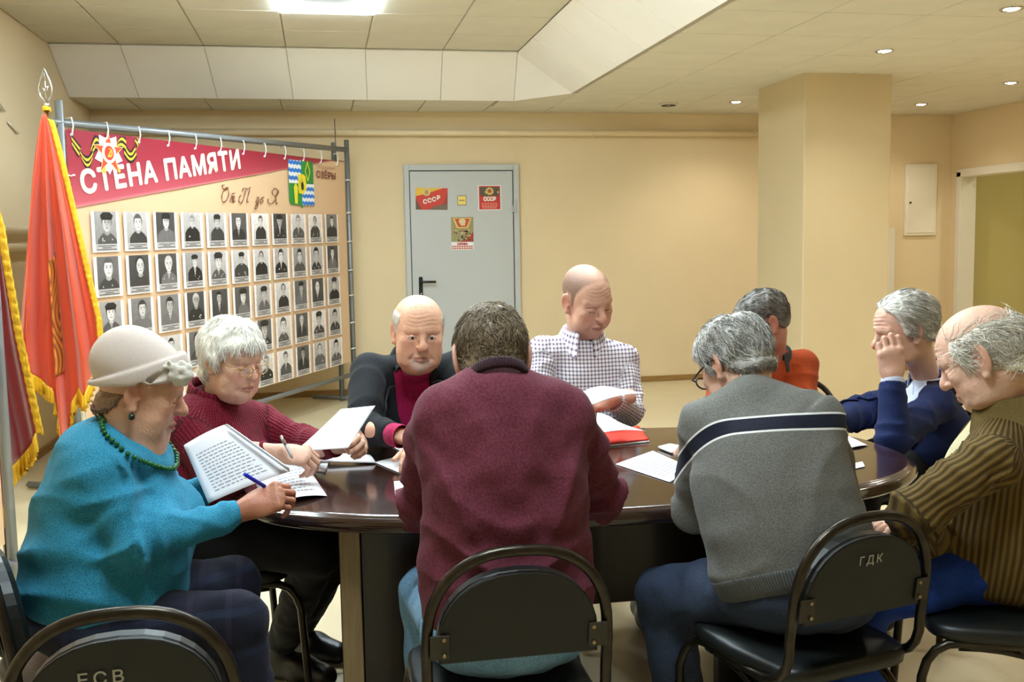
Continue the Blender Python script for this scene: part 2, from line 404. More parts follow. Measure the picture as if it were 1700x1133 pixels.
# grey metal door with posters
dr = struct(MB().box((.83, YB-.030, .01), (1.785, YB-.004, 2.04), .003).build('door_2', 'door_grey'))
mb = MB(); mb.box((.775, YB-.045, 0), (.822, YB, 2.10), .004); mb.box((1.793, YB-.045, 0), (1.845, YB, 2.10), .004); mb.box((.822, YB-.045, 2.048), (1.793, YB, 2.10), .004)
mb.build('door_frame', 'door_grey', dr)
MB().box((.80, YB-.02, 0), (1.81, YB-.002, 2.07)).build('door_gap', 'gap_dark', dr)
mb = MB(); mb.tube([(1.800, YB-.055, 1.66), (1.800, YB-.055, 1.78)], .013, 8); mb.box((1.775, YB-.05, 1.66), (1.80, YB-.03, 1.72)); mb.box((1.80, YB-.05, 1.725), (1.825, YB-.03, 1.78)); mb.build('hinge', 'door_grey', dr)
mb = MB(); mb.tube([(1.800, YB-.055, .30), (1.800, YB-.055, .42)], .013, 8); mb.build('hinge', 'door_grey', dr)
mb = MB(); mb.box((.888, YB-.042, .86), (.924, YB-.03, 1.075), .006); mb.tube([(.906, YB-.03, 1.03), (.906, YB-.085, 1.03), (.92, YB-.09, 1.03), (1.04, YB-.088, 1.028)], .011, 8)
mb.build('door_handle', 'black_plastic', dr)
MB().lathe([(.009, 0), (.009, .008), (.004, .01)], 10, (.906, YB-.042, .92), rotm('X', PI/2)).build('lock_cylinder', 'chrome', dr)
UX, UZ = V(1, 0, 0), V(0, 0, 1)
def poster(lo, hi, label, paint, tilt=0.):
    w_, h_ = hi[0]-lo[0], hi[1]-lo[1]
    t = thing('poster', label, 'poster', ((lo[0]+hi[0])/2, YB-.031, lo[1]), group=None)
    t.rotation_euler = (0, tilt, 0)
    local('sheet', MB().box((-w_/2, -.0012, 0), (w_/2, 0, h_)).mesh('sheet'), 'paper', t)
    mb = MB(); paint(mb, w_, h_); local('print', mb.mesh('print'), 'print', t)
def cpoly(mb, col, pts, off=.0015): mb.col = srgb(col); mb.poly(pts, (0, 0, 0), UX, UZ, off)
def rect(x0, y0, x1, y1): return [(x0, y0), (x1, y0), (x1, y1), (x0, y1)]
def p_flag(mb, w_, h_):
    cpoly(mb, (206, 60, 44), rect(-w_/2, 0, w_/2, h_))
    cpoly(mb, (232, 190, 58), [(-w_/2, h_*.62), (-w_*.2, h_*.72), (w_*.15, h_*.9), (w_*.35, h_), (-w_/2, h_)], .0016)
    cpoly(mb, (205, 196, 150), ellipse2(-w_*.16, h_*.80, h_*.17, h_*.17), .0018); cpoly(mb, (196, 150, 50), ellipse2(-w_*.16, h_*.80, h_*.09, h_*.11), .002)
    cpoly(mb, (120, 100, 84), [(-w_*.1, 0), (w_*.08, h_*.16), (w_*.3, h_*.24), (w_/2, h_*.5), (w_/2, 0)], .0017)
    cpoly(mb, (152, 64, 48), [(w_*.34, h_*.2), (w_*.44, h_*.62), (w_/2, h_*.9), (w_/2, h_*.3)], .0018)
    cpoly(mb, (110, 78, 60), [(-w_/2, 0), (-w_*.3, 0), (-w_/2, h_*.5)], .0017)
    mb.col = srgb(244, 236, 224)
    for i, ch in enumerate('СССР'): text_on(mb, ch, h_*.26, (w_*(-.21+.14*i), 0, h_*(.36+.055*i+(.02 if i == 3 else 0))), UX, UZ, .0024, bold=.003)
poster((.877, 1.69), (1.172, 1.888), 'wide red and yellow poster at the upper left of the door', p_flag, .02)
def p_red(mb, w_, h_):
    cpoly(mb, (204, 54, 44), rect(-w_*.46, h_*.03, w_*.46, h_*.97))
    cpoly(mb, (92, 84, 66), rect(-w_*.42, h_*.56, w_*.42, h_*.93), .0017)
    for k in range(9): cpoly(mb, ((150, 60, 40), (60, 84, 60), (180, 160, 120))[k % 3], ellipse2(w_*(-.36+.09*k), h_*(.62+.05*(k % 3)), w_*.04, h_*.05), .0019)
    cpoly(mb, (206, 186, 110), ellipse2(0, h_*.76, w_*.17, h_*.15), .0021); cpoly(mb, (180, 90, 50), ellipse2(0, h_*.77, w_*.09, h_*.08), .0023)
    mb.col = srgb(240, 226, 210); text_on(mb, 'СССР', h_*.21, (0, 0, h_*.44), UX, UZ, .0024, width=w_*.52, bold=.004)
    for k, (z, wd) in enumerate(((.27, .34), (.20, .36), (.14, .34), (.085, .30))):
        for q in range(6): cpoly(mb, (226, 160, 140), rect(w_*(-wd+q*wd/3), h_*z-.003, w_*(-wd+q*wd/3+wd/3.8), h_*z+.004), .002)
poster((1.458, 1.68), (1.675, 1.909), 'small red poster with white border at the upper right of the door', p_red)
def p_banner(mb, w_, h_):
    cpoly(mb, (158, 150, 104), rect(-w_/2, h_*.24, w_/2, h_))
    cpoly(mb, (226, 190, 110), [(-w_*.42, h_*.97), (w_*.42, h_*.97), (w_*.26, h_*.66), (-w_*.24, h_*.66)], .0017)
    cpoly(mb, (196, 84, 48), [(-w_*.34, h_*.95), (w_*.34, h_*.95), (w_*.2, h_*.70), (-w_*.18, h_*.70)], .0019)
    cpoly(mb, (226, 202, 160), ellipse2(0, h_*.87, w_*.16, h_*.085), .0021); cpoly(mb, (226, 202, 160), [(-w_*.13, h_*.84), (w_*.13, h_*.84), (w_*.12, h_*.74), (-w_*.06, h_*.74)], .0022)
    cpoly(mb, (168, 62, 40), [(-w_*.1, h_*.24), (w_/2, h_*.24), (w_/2, h_*.55), (w_*.25, h_*.40)], .0018)
    rnd = random.Random(3)
    for k in range(26):
        cpoly(mb, rnd.choice(((200, 180, 120), (90, 104, 70), (214, 200, 170), (150, 90, 60))), ellipse2(rnd.uniform(-.42, .4)*w_, rnd.uniform(.28, .6)*h_, w_*.05, h_*.03, 8), .002)
    cpoly(mb, (206, 84, 60), [(-w_*.0, h_*.64), (w_*.06, h_*.60), (-w_*.02, h_*.57)], .0022)
    mb.col = srgb(190, 70, 50); text_on(mb, 'СЛАВА', h_*.075, (0, 0, h_*.175), UX, UZ, .002, width=w_*.46, bold=.003)
    for z in (.10, .04): 
        for q in range(9): cpoly(mb, (206, 96, 74), rect(w_*(-.48+q*.107), h_*z-.006, w_*(-.48+q*.107+.085), h_*z+.007), .002)
poster((1.198, 1.318), (1.406, 1.619), 'taller poster with a pale profile on red, centred low on the door', p_banner, .01)
def p_plate(mb, w_, h_):
    cpoly(mb, (60, 60, 50), rect(-w_/2, 0, w_/2, h_)); cpoly(mb, (240, 216, 120), rect(-w_*.45, h_*.05, w_*.45, h_*.95), .0018)
    for q in range(4): cpoly(mb, (120, 100, 60), rect(-w_*.3+q*w_*.16, h_*.42, -w_*.3+q*w_*.16+w_*.1, h_*.56), .0021)
poster((1.265, 1.728), (1.347, 1.817), 'little square yellow sticker in the middle of the door', p_plate)

# electrical cabinet and white door edge beyond the column
t = thing('fuse_box', 'white metal wall cabinet on the back wall right of the column', 'cabinet', (5.985, YB, 1.375))
mb = MB(); mb.box((-.175, -.03, 0), (.175, 0, .715), .004); local('frame', mb.mesh('frame'), 'white_metal', t)
d_ = local('door', MB().box((-.152, -.038, .025), (.152, -.028, .69), .003).mesh('door'), 'white_metal', t)
local('lock', MB().lathe([(.012, 0), (.012, .006), (.006, .008)], 10, (-.125, -.038, .33), rotm('X', PI/2)).mesh('lock'), 'bracket', d_)
t = thing('wall_panel', 'narrow white panel edge standing just right of the column', 'panel', (5.36, YB, 0))
local('frame', MB().box((-.3, -.06, 0), (.33, 0, 1.455), .006).mesh('frame'), 'white_paint', t)
local('board', MB().box((-.25, -.066, .05), (.27, -.055, 1.40), .004).mesh('board'), 'white_metal', t)
# ------------------------------------------------------------------ photo wall (banner stand)
BO, BE = V(-1.38, 6.0, 0), V(.26, 9.0, 0)
BL = float(np.linalg.norm(BE-BO)); BX = (BE-BO)/BL; BZ = V(0, 0, 1); BN = np.cross(BX, BZ)
TILT = .0125
def bp(s, z, off=0.): return BO+BX*s+BZ*(z+TILT*(s-.2))+BN*off
def bpoly(mb, col, pts, off=.004):
    mb.col = srgb(col); mb.add([bp(p[0], p[1], off) for p in pts], [tuple(range(len(pts)))])
def bgrad(mb, pts, cols, off=.004): mb.add([bp(p[0], p[1], off) for p in pts], [tuple(range(len(pts)))], cols=[srgb(c) for c in cols])
stand = thing('banner_stand', 'tall grey tube stand carrying the printed wall of portraits', 'banner', tuple(BO))
mb = MB()
def post(s, z0, z1, off, r=.017): mb.tube([bp(s, z0, off)-V(0, 0, TILT*(s-.2)), bp(s, z1, off)-V(0, 0, TILT*(s-.2))], r*1.25, 4)
for nm, args in (('post', (0, 0, 2.205, 0)), ('post', (BL, 0, 2.29, 0)), ('post', (0.03, 0, 2.06, -.11)), ('post', (BL-.03, 0, 2.27, -.11))):
    mb = MB(); post(*args); mb.build(nm, 'grey_tube', stand)
mb = MB().tube([bp(-.05, 2.088, 0), bp(BL, 2.165, 0)], .021, 4); mb.build('top_rail', 'grey_tube', stand)
mb = MB().tube([bp(0, .225, 0), bp(BL, .2, 0)], .019, 4); mb.build('bottom_rail', 'grey_tube', stand)
for s in (.02, BL-.03):
    mb = MB().tube([bp(s, .03, .28)-V(0, 0, TILT*s), bp(s, .03, -.40)-V(0, 0, TILT*s)], .02, 4); mb.build('foot', 'grey_tube', stand)
for z in (.42, .62, .86, 1.2, 1.5, 1.75):
    MB().tube([bp(0, z, 0), bp(.03, z, -.11)], .008, 6).build('rung', 'black_plastic', stand)
MB().box((-.02, 0, 0), (.10, .004, 1.25)).build('back_sheet', 'paper', stand).matrix_world = Matrix.Translation(Vector(bp(.0, .80, -.09))) @ Matrix.Rotation(math.atan2(BX[1], BX[0]), 4, 'Z')
# the sheet, gently rippled between its ties
def ripple(s, z): return .006*math.sin(s*7+z*2)*max(0, (z-1.6))*1.2+.004*math.sin(z*9+s*1.3)*max(0, .35-s)*2
S0, S1, Z0, Z1 = .035, 3.36, .315, 2.062
nu, nv = 70, 36
mb = MB(); mb.col = srgb(226, 190, 152)
P = [bp(S0+(S1-S0)*i/nu, Z0+(Z1-Z0)*j/nv-(.006*abs(math.sin(PI*i/nu*11)) if j == nv else 0), ripple(S0+(S1-S0)*i/nu, Z0+(Z1-Z0)*j/nv)-.004) for j in range(nv+1) for i in range(nu+1)]
F = [(j*(nu+1)+i, j*(nu+1)+i+1, (j+1)*(nu+1)+i+1, (j+1)*(nu+1)+i) for j in range(nv) for i in range(nu)]
mb.add(P, F, True)
k = len(P); mb.add([p-BN*.003 for p in P], [f[::-1] for f in F], True)
sheet = mb.build('banner_sheet', mat('banner_vinyl', (255, 255, 255), .42, attr='Col', noise=(2, .03), bump=(5, .004)), stand)
mb = MB(); n = 40
tops = [(S0+(3.36-S0)*i/n, 2.058) for i in range(n+1)]
def zbot(s): return 1.618+(2.128-1.618)*(s-.05)/(3.36-.05)-TILT*(s-.2)
cA, cB, cC = srgb(146, 28, 50), srgb(160, 44, 62), srgb(198, 92, 104)
vs, cs = [], []
for s, zt in tops:
    zb = min(zbot(s), zt-.001); zm = zb+(zt-zb)*.55; f = max(0, 1-s/3.4)
    vs += [bp(s, zb, .006), bp(s, zb+.025*max(.25, f), .006), bp(s, zm, .006), bp(s, zt, .006)]
    low = tuple(np.array(cB)*(1-f*.8)+np.array(cC)*f*.8)
    cs += [srgb(214, 128, 134), low, cB, cA]
mb.add(vs, [(4*i+j, 4*i+4+j, 4*i+5+j, 4*i+1+j) for i in range(n) for j in range(3)], True, cols=cs)
mb.build('red_wedge', 'print', sheet)
mb = MB(); mb.col = srgb(240, 226, 206)
th = math.atan2(.244, 1.622)-TILT
text_on(mb, 'СТЕНА ПАМЯТИ', .172, bp(.935, 1.868, 0), BX, BZ, .009, width=1.62, rot=th+TILT, bold=.0075, space=1.10)
mb.build('headline_lettering', 'print', sheet)
mb = MB(); mb.col = srgb(116, 60, 44)
def stroke(x, z, pts, r=.0034):
    """pen stroke through points (unit: letter height .1), slanted"""
    k = np.array(pts, float); t = np.linspace(0, len(k)-1, 6*len(k)); ii = np.clip(t.astype(int), 0, len(k)-2); f_ = (t-ii)[:, None]
    p0, p1, p2, p3 = k[np.maximum(ii-1, 0)], k[ii], k[ii+1], k[np.minimum(ii+2, len(k)-1)]
    q = .5*((2*p1)+(-p0+p2)*f_+(2*p0-5*p1+4*p2-p3)*f_**2+(-p0+3*p1-3*p2+p3)*f_**3)
    rr = [r*(.55+.6*abs(math.sin(i*.35))) for i in range(len(q))]
    mb.tube([bp(x+.1*(a+.28*b), z+.1*b, .0065) for a, b in q], rr, 5)
zb = 1.680
stroke(1.485, zb, [(.75, 1.02), (.35, .95), (.05, .5), (.2, .05), (.6, .1), (.85, .55), (.65, .95), (.3, .85), (.05, .95), (-.05, 1.15), (.2, 1.2)])                       # О
stroke(1.595, zb, [(0, 0), (.12, .45)]); stroke(1.595, zb, [(.12, .3), (.3, .45), (.3, 0)]); stroke(1.595, zb, [(.3, .3), (.5, .45), (.46, .02), (.62, .1)]); stroke(1.595, zb, [(.1, .62), (.5, .66)])   # т
stroke(1.735, zb, [(-.1, .55), (-.3, .35), (-.25, .05), (.05, .0), (.3, .4), (.42, .95)]); stroke(1.735, zb, [(.0, .8), (.15, 1.05), (.6, 1.0), (1.0, 1.12)]); stroke(1.735, zb, [(.95, 1.02), (.8, .5), (.75, .05), (.95, .08)])   # П
stroke(1.93, zb, [(.32, .4), (.1, .42), (.0, .1), (.2, .02), (.33, .42), (.22, -.3), (.0, -.42), (-.05, -.25), (.4, .1)]); stroke(1.985, zb, [(.25, .42), (.02, .25), (.12, .0), (.36, .12), (.25, .42), (.5, .45)])   # до
stroke(2.13, zb, [(.3, .62), (.05, .9), (.4, 1.15), (.95, 1.0), (.85, .68), (.5, .6), (.75, .3), (.78, .0), (1.0, .1)]); stroke(2.13, zb, [(.78, 1.05), (.72, .5), (.4, .1), (.0, -.02), (-.35, .1), (-.4, .35)])   # Я
mb.build('script_lettering', 'print', sheet)
mb = MB(); mb.col = srgb(122, 52, 40)
text_on(mb, 'ОЗЁРЫ', .075, bp(3.02, 1.925, 0), BX, BZ, .007, width=.33, bold=.002)
mb.col = srgb(150, 96, 78); text_on(mb, 'ГОРОДСКОЙ ОКРУГ', .026, bp(3.02, 1.99, 0), BX, BZ, .007, width=.32)
mb.build('town_lettering', 'print', sheet)
# coat of arms
mb = MB(); ax0, ax1, az0, az1 = 2.41, 2.80, 1.665, 2.025; axm, azm = (ax0+ax1)/2, (az0+az1)/2
def wavy(x0, x1, z, n=12, a=.007): return [(x0+(x1-x0)*i/n, z+a*math.sin(i*2.1)) for i in range(n+1)]
bpoly(mb, (42, 140, 60), [(ax0+.02, az0+.012), (axm-.02, az0+.008), (axm, az0-.02), (axm+.02, az0+.008), (ax1-.02, az0+.012), (ax1, az0+.04), (ax1, az1), (ax0, az1), (ax0, az0+.04)], .007)
for (x0, x1, z0, z1) in ((ax0, axm, azm, az1), (axm, ax1, az0+.01, azm)):
    bpoly(mb, (236, 238, 244), [(x0, z0), (x1, z0), (x1, z1), (x0, z1)], .008)
    hh = (z1-z0)/6
    for q in range(3):
        zb = z0+hh*(2*q+1)-.004 if z0 > 1.8 else z0+hh*(2*q)+.002
        bpoly(mb, (44, 122, 214), [(x0, zb)]+wavy(x0, x1, zb)[1:]+wavy(x0, x1, zb+hh)[::-1], .009)
bpoly(mb, (232, 214, 52), [(axm-.055, azm-.075), (axm+.01, azm-.085), (axm+.075, azm-.04), (axm+.06, azm+.06), (axm+.03, azm+.075), (axm-.06, azm+.07)], .0105)
for q in range(5): bpoly(mb, (44, 44, 40), [(axm, azm-.03), (axm+.035*math.cos(.5+q*.55)-.004, azm+.045*math.sin(.5+q*.55)), (axm+.035*math.cos(.7+q*.55), azm+.045*math.sin(.7+q*.55))], .012)
bpoly(mb, (44, 44, 40), ellipse2(axm+.005, azm-.02, .022, .035, 10), .0118)
dm = [(0, .085), (.045, 0), (0, -.085), (-.045, 0)]
cx, cz = (axm+ax1)/2, (azm+az1)/2+.01
for i in range(4):
    a, b = np.array(dm[i]), np.array(dm[(i+1) % 4]); bpoly(mb, (226, 222, 60), [(cx+a[0], cz+a[1]), (cx+b[0], cz+b[1]), (cx+b[0]*.72, cz+b[1]*.72), (cx+a[0]*.72, cz+a[1]*.72)], .0105)
cx, cz = (axm+ax0)/2, (az0+azm)/2+.01
bpoly(mb, (232, 216, 52), [(cx-.02, cz-.08), (cx+.02, cz-.08), (cx+.032, cz+.05), (cx, cz+.085), (cx-.032, cz+.05)], .0105)
mb.build('coat_of_arms', 'print', sheet)
# order star with striped ribbon
mb = MB(); sx, sz, R_ = .369, 1.945, .128
def ribbon(path, wd):
    for q in range(5):
        colr = ((30, 26, 22), (236, 190, 60))[q % 2]; o0, o1 = (q/5-.5)*wd, ((q+1)/5-.5)*wd
        for i in range(len(path)-1):
            (x0, y0, a0), (x1, y1, a1) = path[i], path[i+1]; n0, n1 = V(math.cos(a0), math.sin(a0)), V(math.cos(a1), math.sin(a1))
            pts = [V(x0, y0)+n0*o0, V(x1, y1)+n1*o0, V(x1, y1)+n1*o1, V(x0, y0)+n0*o1]
            bpoly(mb, colr, [(max(.045, p[0]), min(2.05, p[1])) for p in pts], .0078+.0001*(q+5*(i % 2)))
T_ = np.linspace(0, 1, 9)
ribbon([(sx-.06-.09*t, sz+.045*math.sin(3*t+.6)+.01, 1.9-.5*t) for t in T_], .085)
ribbon([(sx-.13-.10*t, sz-.02-.045*math.sin(3.1*t), 1.35+.5*t) for t in T_], .075)
ribbon([(sx-.235-.06*t, sz-.01+.06*t, 1.2+.4*t) for t in T_], .07)
ribbon([(sx+.06+.10*t, sz+.035+.04*math.sin(2.6*t), 1.0+.5*t) for t in T_], .085)
ribbon([(sx+.145+.10*t, sz+.03-.04*math.sin(3.1*t), 1.3+.5*t) for t in T_], .075)
ribbon([(sx+.235+.04*math.sin(2.8*t), sz+.03+.075*t, .7+.6*t) for t in T_], .07)
def star(col, r0, r1, n, a0, off):
    for i in range(n):
        a = a0+2*PI*i/n; bpoly(mb, col, [(sx+r1*math.cos(a-PI/n), sz+r1*math.sin(a-PI/n)), (sx+r0*math.cos(a), sz+r0*math.sin(a)), (sx+r1*math.cos(a+PI/n), sz+r1*math.sin(a+PI/n)), (sx, sz)], off)
star((214, 214, 228), R_*.98, R_*.62, 5, -PI/2, .010); star((236, 206, 150), R_*1.07, R_*.42, 5, PI/2, .0115); star((206, 76, 44), R_*1.0, R_*.36, 5, PI/2, .0125)
bpoly(mb, (246, 232, 214), ellipse2(sx, sz, .060, .060, 24), .0137); bpoly(mb, (206, 62, 34), ellipse2(sx, sz, .040, .042, 24), .0147)
bpoly(mb, (232, 176, 60), [(sx-.018, sz-.02), (sx-.010, sz-.026), (sx+.022, sz+.016), (sx+.014, sz+.022)], .0157)
arc = ellipse2(sx+.004, sz+.002, .024, .026, 14, -2.2, 1.9); arc2 = ellipse2(sx+.0, sz+.004, .018, .019, 14, -2.2, 1.9)
for i in range(14): bpoly(mb, (236, 184, 66), [arc[i], arc[i+1], arc2[i+1], arc2[i]], .0157)
bpoly(mb, (232, 180, 60), [(sx-.075, sz-.105), (sx-.035, sz-.125), (sx-.03, sz-.075), (sx-.05, sz-.06)], .0098); bpoly(mb, (232, 180, 60), [(sx+.06, sz-.05), (sx+.098, sz-.10), (sx+.085, sz-.112), (sx+.05, sz-.075)], .0098)
mb.build('order_star', 'print', sheet)
# portrait prints, each one its own
rnd = random.Random(11)
CW, CHh = .236, .236
def portrait(s, z, r):
    """s, z: lower left corner"""
    mb = MB()
    def q(pts, tone, off, tones=None):
        def tint(t): return srgb(min(255, t*1.02), t*.985, t*.975)
        cols = [tint(t) for t in (tones or [tone]*len(pts))]
        mb.add([bp(s+CW*p[0], z+CHh*p[1], off) for p in pts], [tuple(range(len(pts)))], cols=cols)
    q(rect(0, 0, 1, 1), 240, .0075)
    mx = .11; x0, x1, y0, y1 = mx, 1-mx, .20, 1.0
    bg = r.choice((70, 84, 100, 175, 190, 205, 222, 150, 120)); dark = bg < 130
    q(rect(x0, y0, x1, y1), bg, .0085, [bg*.9, bg*.95, min(235, bg*1.12), min(235, bg*1.08)])
    cx = .5+r.uniform(-.05, .05); hr = r.uniform(.115, .185); cy = .72 if hr > .15 else .76; ht = r.choice((30, 40, 60, 90, 200 if dark else 140))
    coat = r.choice((34, 44, 60, 82, 96)) if not dark else r.choice((40, 50, 64, 110))
    sh = r.uniform(.30, .39); ys_ = cy-hr*1.75
    pts = [(max(x0, cx-sh), y0), (min(x1, cx+sh), y0)]
    top = [(cx+sh*.98, max(y0+.02, ys_-.12)), (cx+sh*.72, ys_-.02), (cx+hr*.7, ys_+.06), (cx-hr*.7, ys_+.06), (cx-sh*.72, ys_-.02), (cx-sh*.98, max(y0+.02, ys_-.12))]
    q([(min(x1, max(x0, a)), b) for a, b in pts+top], coat, .0092)
    if r.random() < .55: q([(cx-.05, ys_+.06), (cx+.05, ys_+.06), (cx, y0+.06)], 225, .0097); q([(cx-.014, ys_+.04), (cx+.014, ys_+.04), (cx+.006, y0+.08), (cx-.006, y0+.08)], 40, .0101)
    if r.random() < .45:
        for kk in range(r.randint(2, 5)): q(ellipse2(cx+r.choice((-1, 1))*r.uniform(.1, .22), y0+r.uniform(.05, .14), .018, .022, 6), 215, .0099)
    ft = r.choice((190, 205, 215)) if not dark else r.choice((176, 200, 214))
    q([(cx-hr*.5, cy-hr*.8), (cx+hr*.5, cy-hr*.8), (cx+hr*.55, ys_+.03), (cx, ys_-.01), (cx-hr*.55, ys_+.03)], ft*.8, .0096)
    q(ellipse2(cx, cy+hr*.28, hr*1.07, hr*1.22, 16), ht, .0098)
    fc = ellipse2(cx, cy-.01, hr*.9, hr*1.22, 18); q(fc, ft, .0102, [ft*(.80 if p[0] > cx+hr*.45 else 1.03) for p in fc])
    hat = r.random()
    if hat < .28:
        q([(cx-hr*1.15, cy+hr*.55), (cx+hr*1.15, cy+hr*.55), (cx+hr*1.35, cy+hr*1.05), (cx+hr*.7, cy+hr*1.5), (cx-hr*.7, cy+hr*1.5), (cx-hr*1.3, cy+hr*1.05)], 40, .0106)
        q([(cx-hr*1.0, cy+hr*.42), (cx+hr*.95, cy+hr*.42), (cx+hr*1.05, cy+hr*.62), (cx-hr*1.05, cy+hr*.62)], 20, .0108)
    elif hat < .88: q(ellipse2(cx, cy+hr*.62, hr*.94, hr*.78, 12, .12, PI-.12), ht, .0106)
    for e in (-1, 1):
        q([(cx+e*hr*.18, cy+hr*.22), (cx+e*hr*.62, cy+hr*.24), (cx+e*hr*.60, cy+hr*.34), (cx+e*hr*.18, cy+hr*.32)], 80, .0109)
        q(ellipse2(cx+e*hr*.38, cy+hr*.05, hr*.15, hr*.09, 8), 70, .0109)
    q([(cx-hr*.05, cy), (cx+hr*.16, cy-hr*.42), (cx-hr*.14, cy-hr*.42)], ft*.82, .0108)
    q([(cx-hr*.32, cy-hr*.68), (cx+hr*.32, cy-hr*.68), (cx+hr*.22, cy-hr*.78), (cx-hr*.22, cy-hr*.78)], 100, .0109)
    q(rect(x0, .03, x1, y0), 186, .0095)
    for (yy, wd) in ((.15, .33), (.105, .16), (.065, .36)): q(rect(.5-wd, yy-.011, .5+wd, yy+.011), 92, .0104)
    mb.build('portrait_print', 'print_portrait', sheet)
for r_ in range(5):
    for c_ in range(11): portrait(.192+.2772*c_, 1.605-.2625*r_-CHh, rnd)
# ties
def tie(s, z, side):
    mb = MB()
    if side == 'top': mb.tube([bp(s, z+.06, -.02), bp(s, z+.065, .02), bp(s+.004, z+.02, .025), bp(s+.006, z-.03, .012), bp(s, z-.035, .0)], .0045, 5); mb.lathe([(.011, 0), (.011, .008), (.005, .01)], 8, bp(s+.006, z-.03, .006))
    else: mb.tube([bp(-.03, z, .0), bp(0, z+.004, .026), bp(.04, z-.003, .02), bp(.075, z+.006, .008)], .0045, 5); mb.lathe([(.010, 0), (.010, .008), (.005, .01)], 8, bp(.075, z, .006))
    mb.build('zip_tie', 'zip_tie', stand)
for i in range(12): tie(.07+.285*i, 2.055, 'top')
for z in (1.80, 1.53, 1.27, 1.02, .78, .55): tie(0, z, 'side')
for z in (1.9, 1.62, 1.37, 1.12, .9, .66, .43):
    MB().tube([bp(BL+.02, z, .01), bp(BL-.02, z+.004, .026), bp(BL-.06, z, .012)], .006, 5).build('zip_tie', 'zip_tie', stand)

# neighbouring stand whose edge shows at the far left
st2 = thing('banner_stand', 'edge of a second grey tube stand with peach sheet at the far left', 'banner', (-1.18, 4.0, 0))
local('post', MB().tube([(0, 0, 0), (0, 0, 2.2)], .02, 4).mesh('post'), 'grey_tube', st2)
local('post', MB().tube([(-.55, -1.3, 0), (-.55, -1.3, 2.2)], .02, 4).mesh('post'), 'grey_tube', st2)
local('top_rail', MB().tube([(0, 0, 2.1), (-.55, -1.3, 2.1)], .018, 4).mesh('top_rail'), 'grey_tube', st2)
local('bottom_rail', MB().tube([(0, 0, .22), (-.55, -1.3, .22)], .018, 4).mesh('bottom_rail'), 'grey_tube', st2)
a, b = V(-.015, -.03, 0), V(-.54, -1.27, 0); nn = V(.004, 0, 0)
mb = MB(); mb.col = srgb(226, 190, 152)
mb.add([a+V(0, 0, .3), b+V(0, 0, .3), b+V(0, 0, 2.06), a+V(0, 0, 2.06), a-nn+V(0, 0, .3), b-nn+V(0, 0, .3), b-nn+V(0, 0, 2.06), a-nn+V(0, 0, 2.06)], [(0, 1, 2, 3), (7, 6, 5, 4), (0, 3, 7, 4), (1, 5, 6, 2)])
local('banner_sheet', mb.mesh('banner_sheet'), 'banner_vinyl', st2)

# ------------------------------------------------------------------ flags
def cloth(name, fn, nu, nv, material, parent, th=.003, u0=0., u1=1., v0=0., v1=1., push=0., colfn=None):
    G = np.array([[fn(u0+(u1-u0)*i/nu, v0+(v1-v0)*j/nv) for i in range(nu+1)] for j in range(nv+1)])
    du = np.gradient(G, axis=1); dv = np.gradient(G, axis=0); N = np.cross(du, dv); N /= np.maximum(1e-9, np.linalg.norm(N, axis=2, keepdims=True))
    if N.mean((0, 1))[1] > 0: N = -N
    A = (G+N*(push+th/2)).reshape(-1, 3); B = (G+N*(push-th/2)).reshape(-1, 3); n = len(A)
    F = [(j*(nu+1)+i, j*(nu+1)+i+1, (j+1)*(nu+1)+i+1, (j+1)*(nu+1)+i) for j in range(nv) for i in range(nu)]
    mb = MB(); cols = None
    if colfn: cols = [colfn(u0+(u1-u0)*i/nu, v0+(v1-v0)*j/nv) for j in range(nv+1) for i in range(nu+1)]*2
    rim = [i for i in range(nu+1)]+[j*(nu+1)+nu for j in range(1, nv+1)]+[nv*(nu+1)+i for i in range(nu-1, -1, -1)]+[j*(nu+1) for j in range(nv-1, 0, -1)]
    mb.add(np.r_[A, B], F+[tuple(i+n for i in f[::-1]) for f in F]+[(rim[i], rim[i]+n, rim[(i+1) % len(rim)]+n, rim[(i+1) % len(rim)]) for i in range(len(rim))], True, cols=cols)
    return mb.build(name, material, parent)
fl = thing('flag', 'orange-red satin flag with yellow fringe hanging beside the photo wall', 'flag', (-1.22, 5.3, 0))
pb, pt = V(-1.17, 5.33, 0.02), V(-1.262, 5.25, 2.06)
MB().tube([pb, pt], .013, 10).build('pole', 'chrome', fl)
mb = MB().lathe([(.10, 0), (.10, .012), (.02, .03), (.018, .12)], 16, (pb[0], pb[1], 0)); mb.build('base', 'black_plastic', fl)
tip = pt
leaf = [(0, 0), (.026, .035), (.030, .07), (.020, .11), (.004, .155), (0, .165), (-.004, .155), (-.020, .11), (-.030, .07), (-.026, .035)]
fin = MB().tube([tip+V(x, 0, .03+z) for x, z in leaf], .0042, 6, closed=True).tube([tip, tip+V(0, 0, .04)], .012, 8).tube([tip+V(0, 0, .04), tip+V(0, 0, .18)], .003, 5)
fin.tube([tip+V(.016*math.cos(2*PI*i/10)*(1 if i % 2 else .45), 0, .10+.016*math.sin(2*PI*i/10)*(1 if i % 2 else .45)) for i in range(10)], .003, 4, closed=True)
fin.build('finial', 'chrome', fl)
MB().tube([tip+V(.016*math.cos(a), .016*math.sin(a), -.005+.006*(a/6.28)) for a in np.linspace(0, 18, 40)], .005, 5).build('cord', 'gold_fringe', fl)
def flag_len(u): 
    k = [(0, 1.28), (.12, 1.22), (.3, 1.34), (.36, 1.36), (.42, 1.62), (.56, 1.60), (.62, 1.44), (.7, 1.36), (.76, 1.40), (.88, 1.26), (1, 1.16)]
    return float(np.interp(u, [a for a, _ in k], [b for _, b in k]))
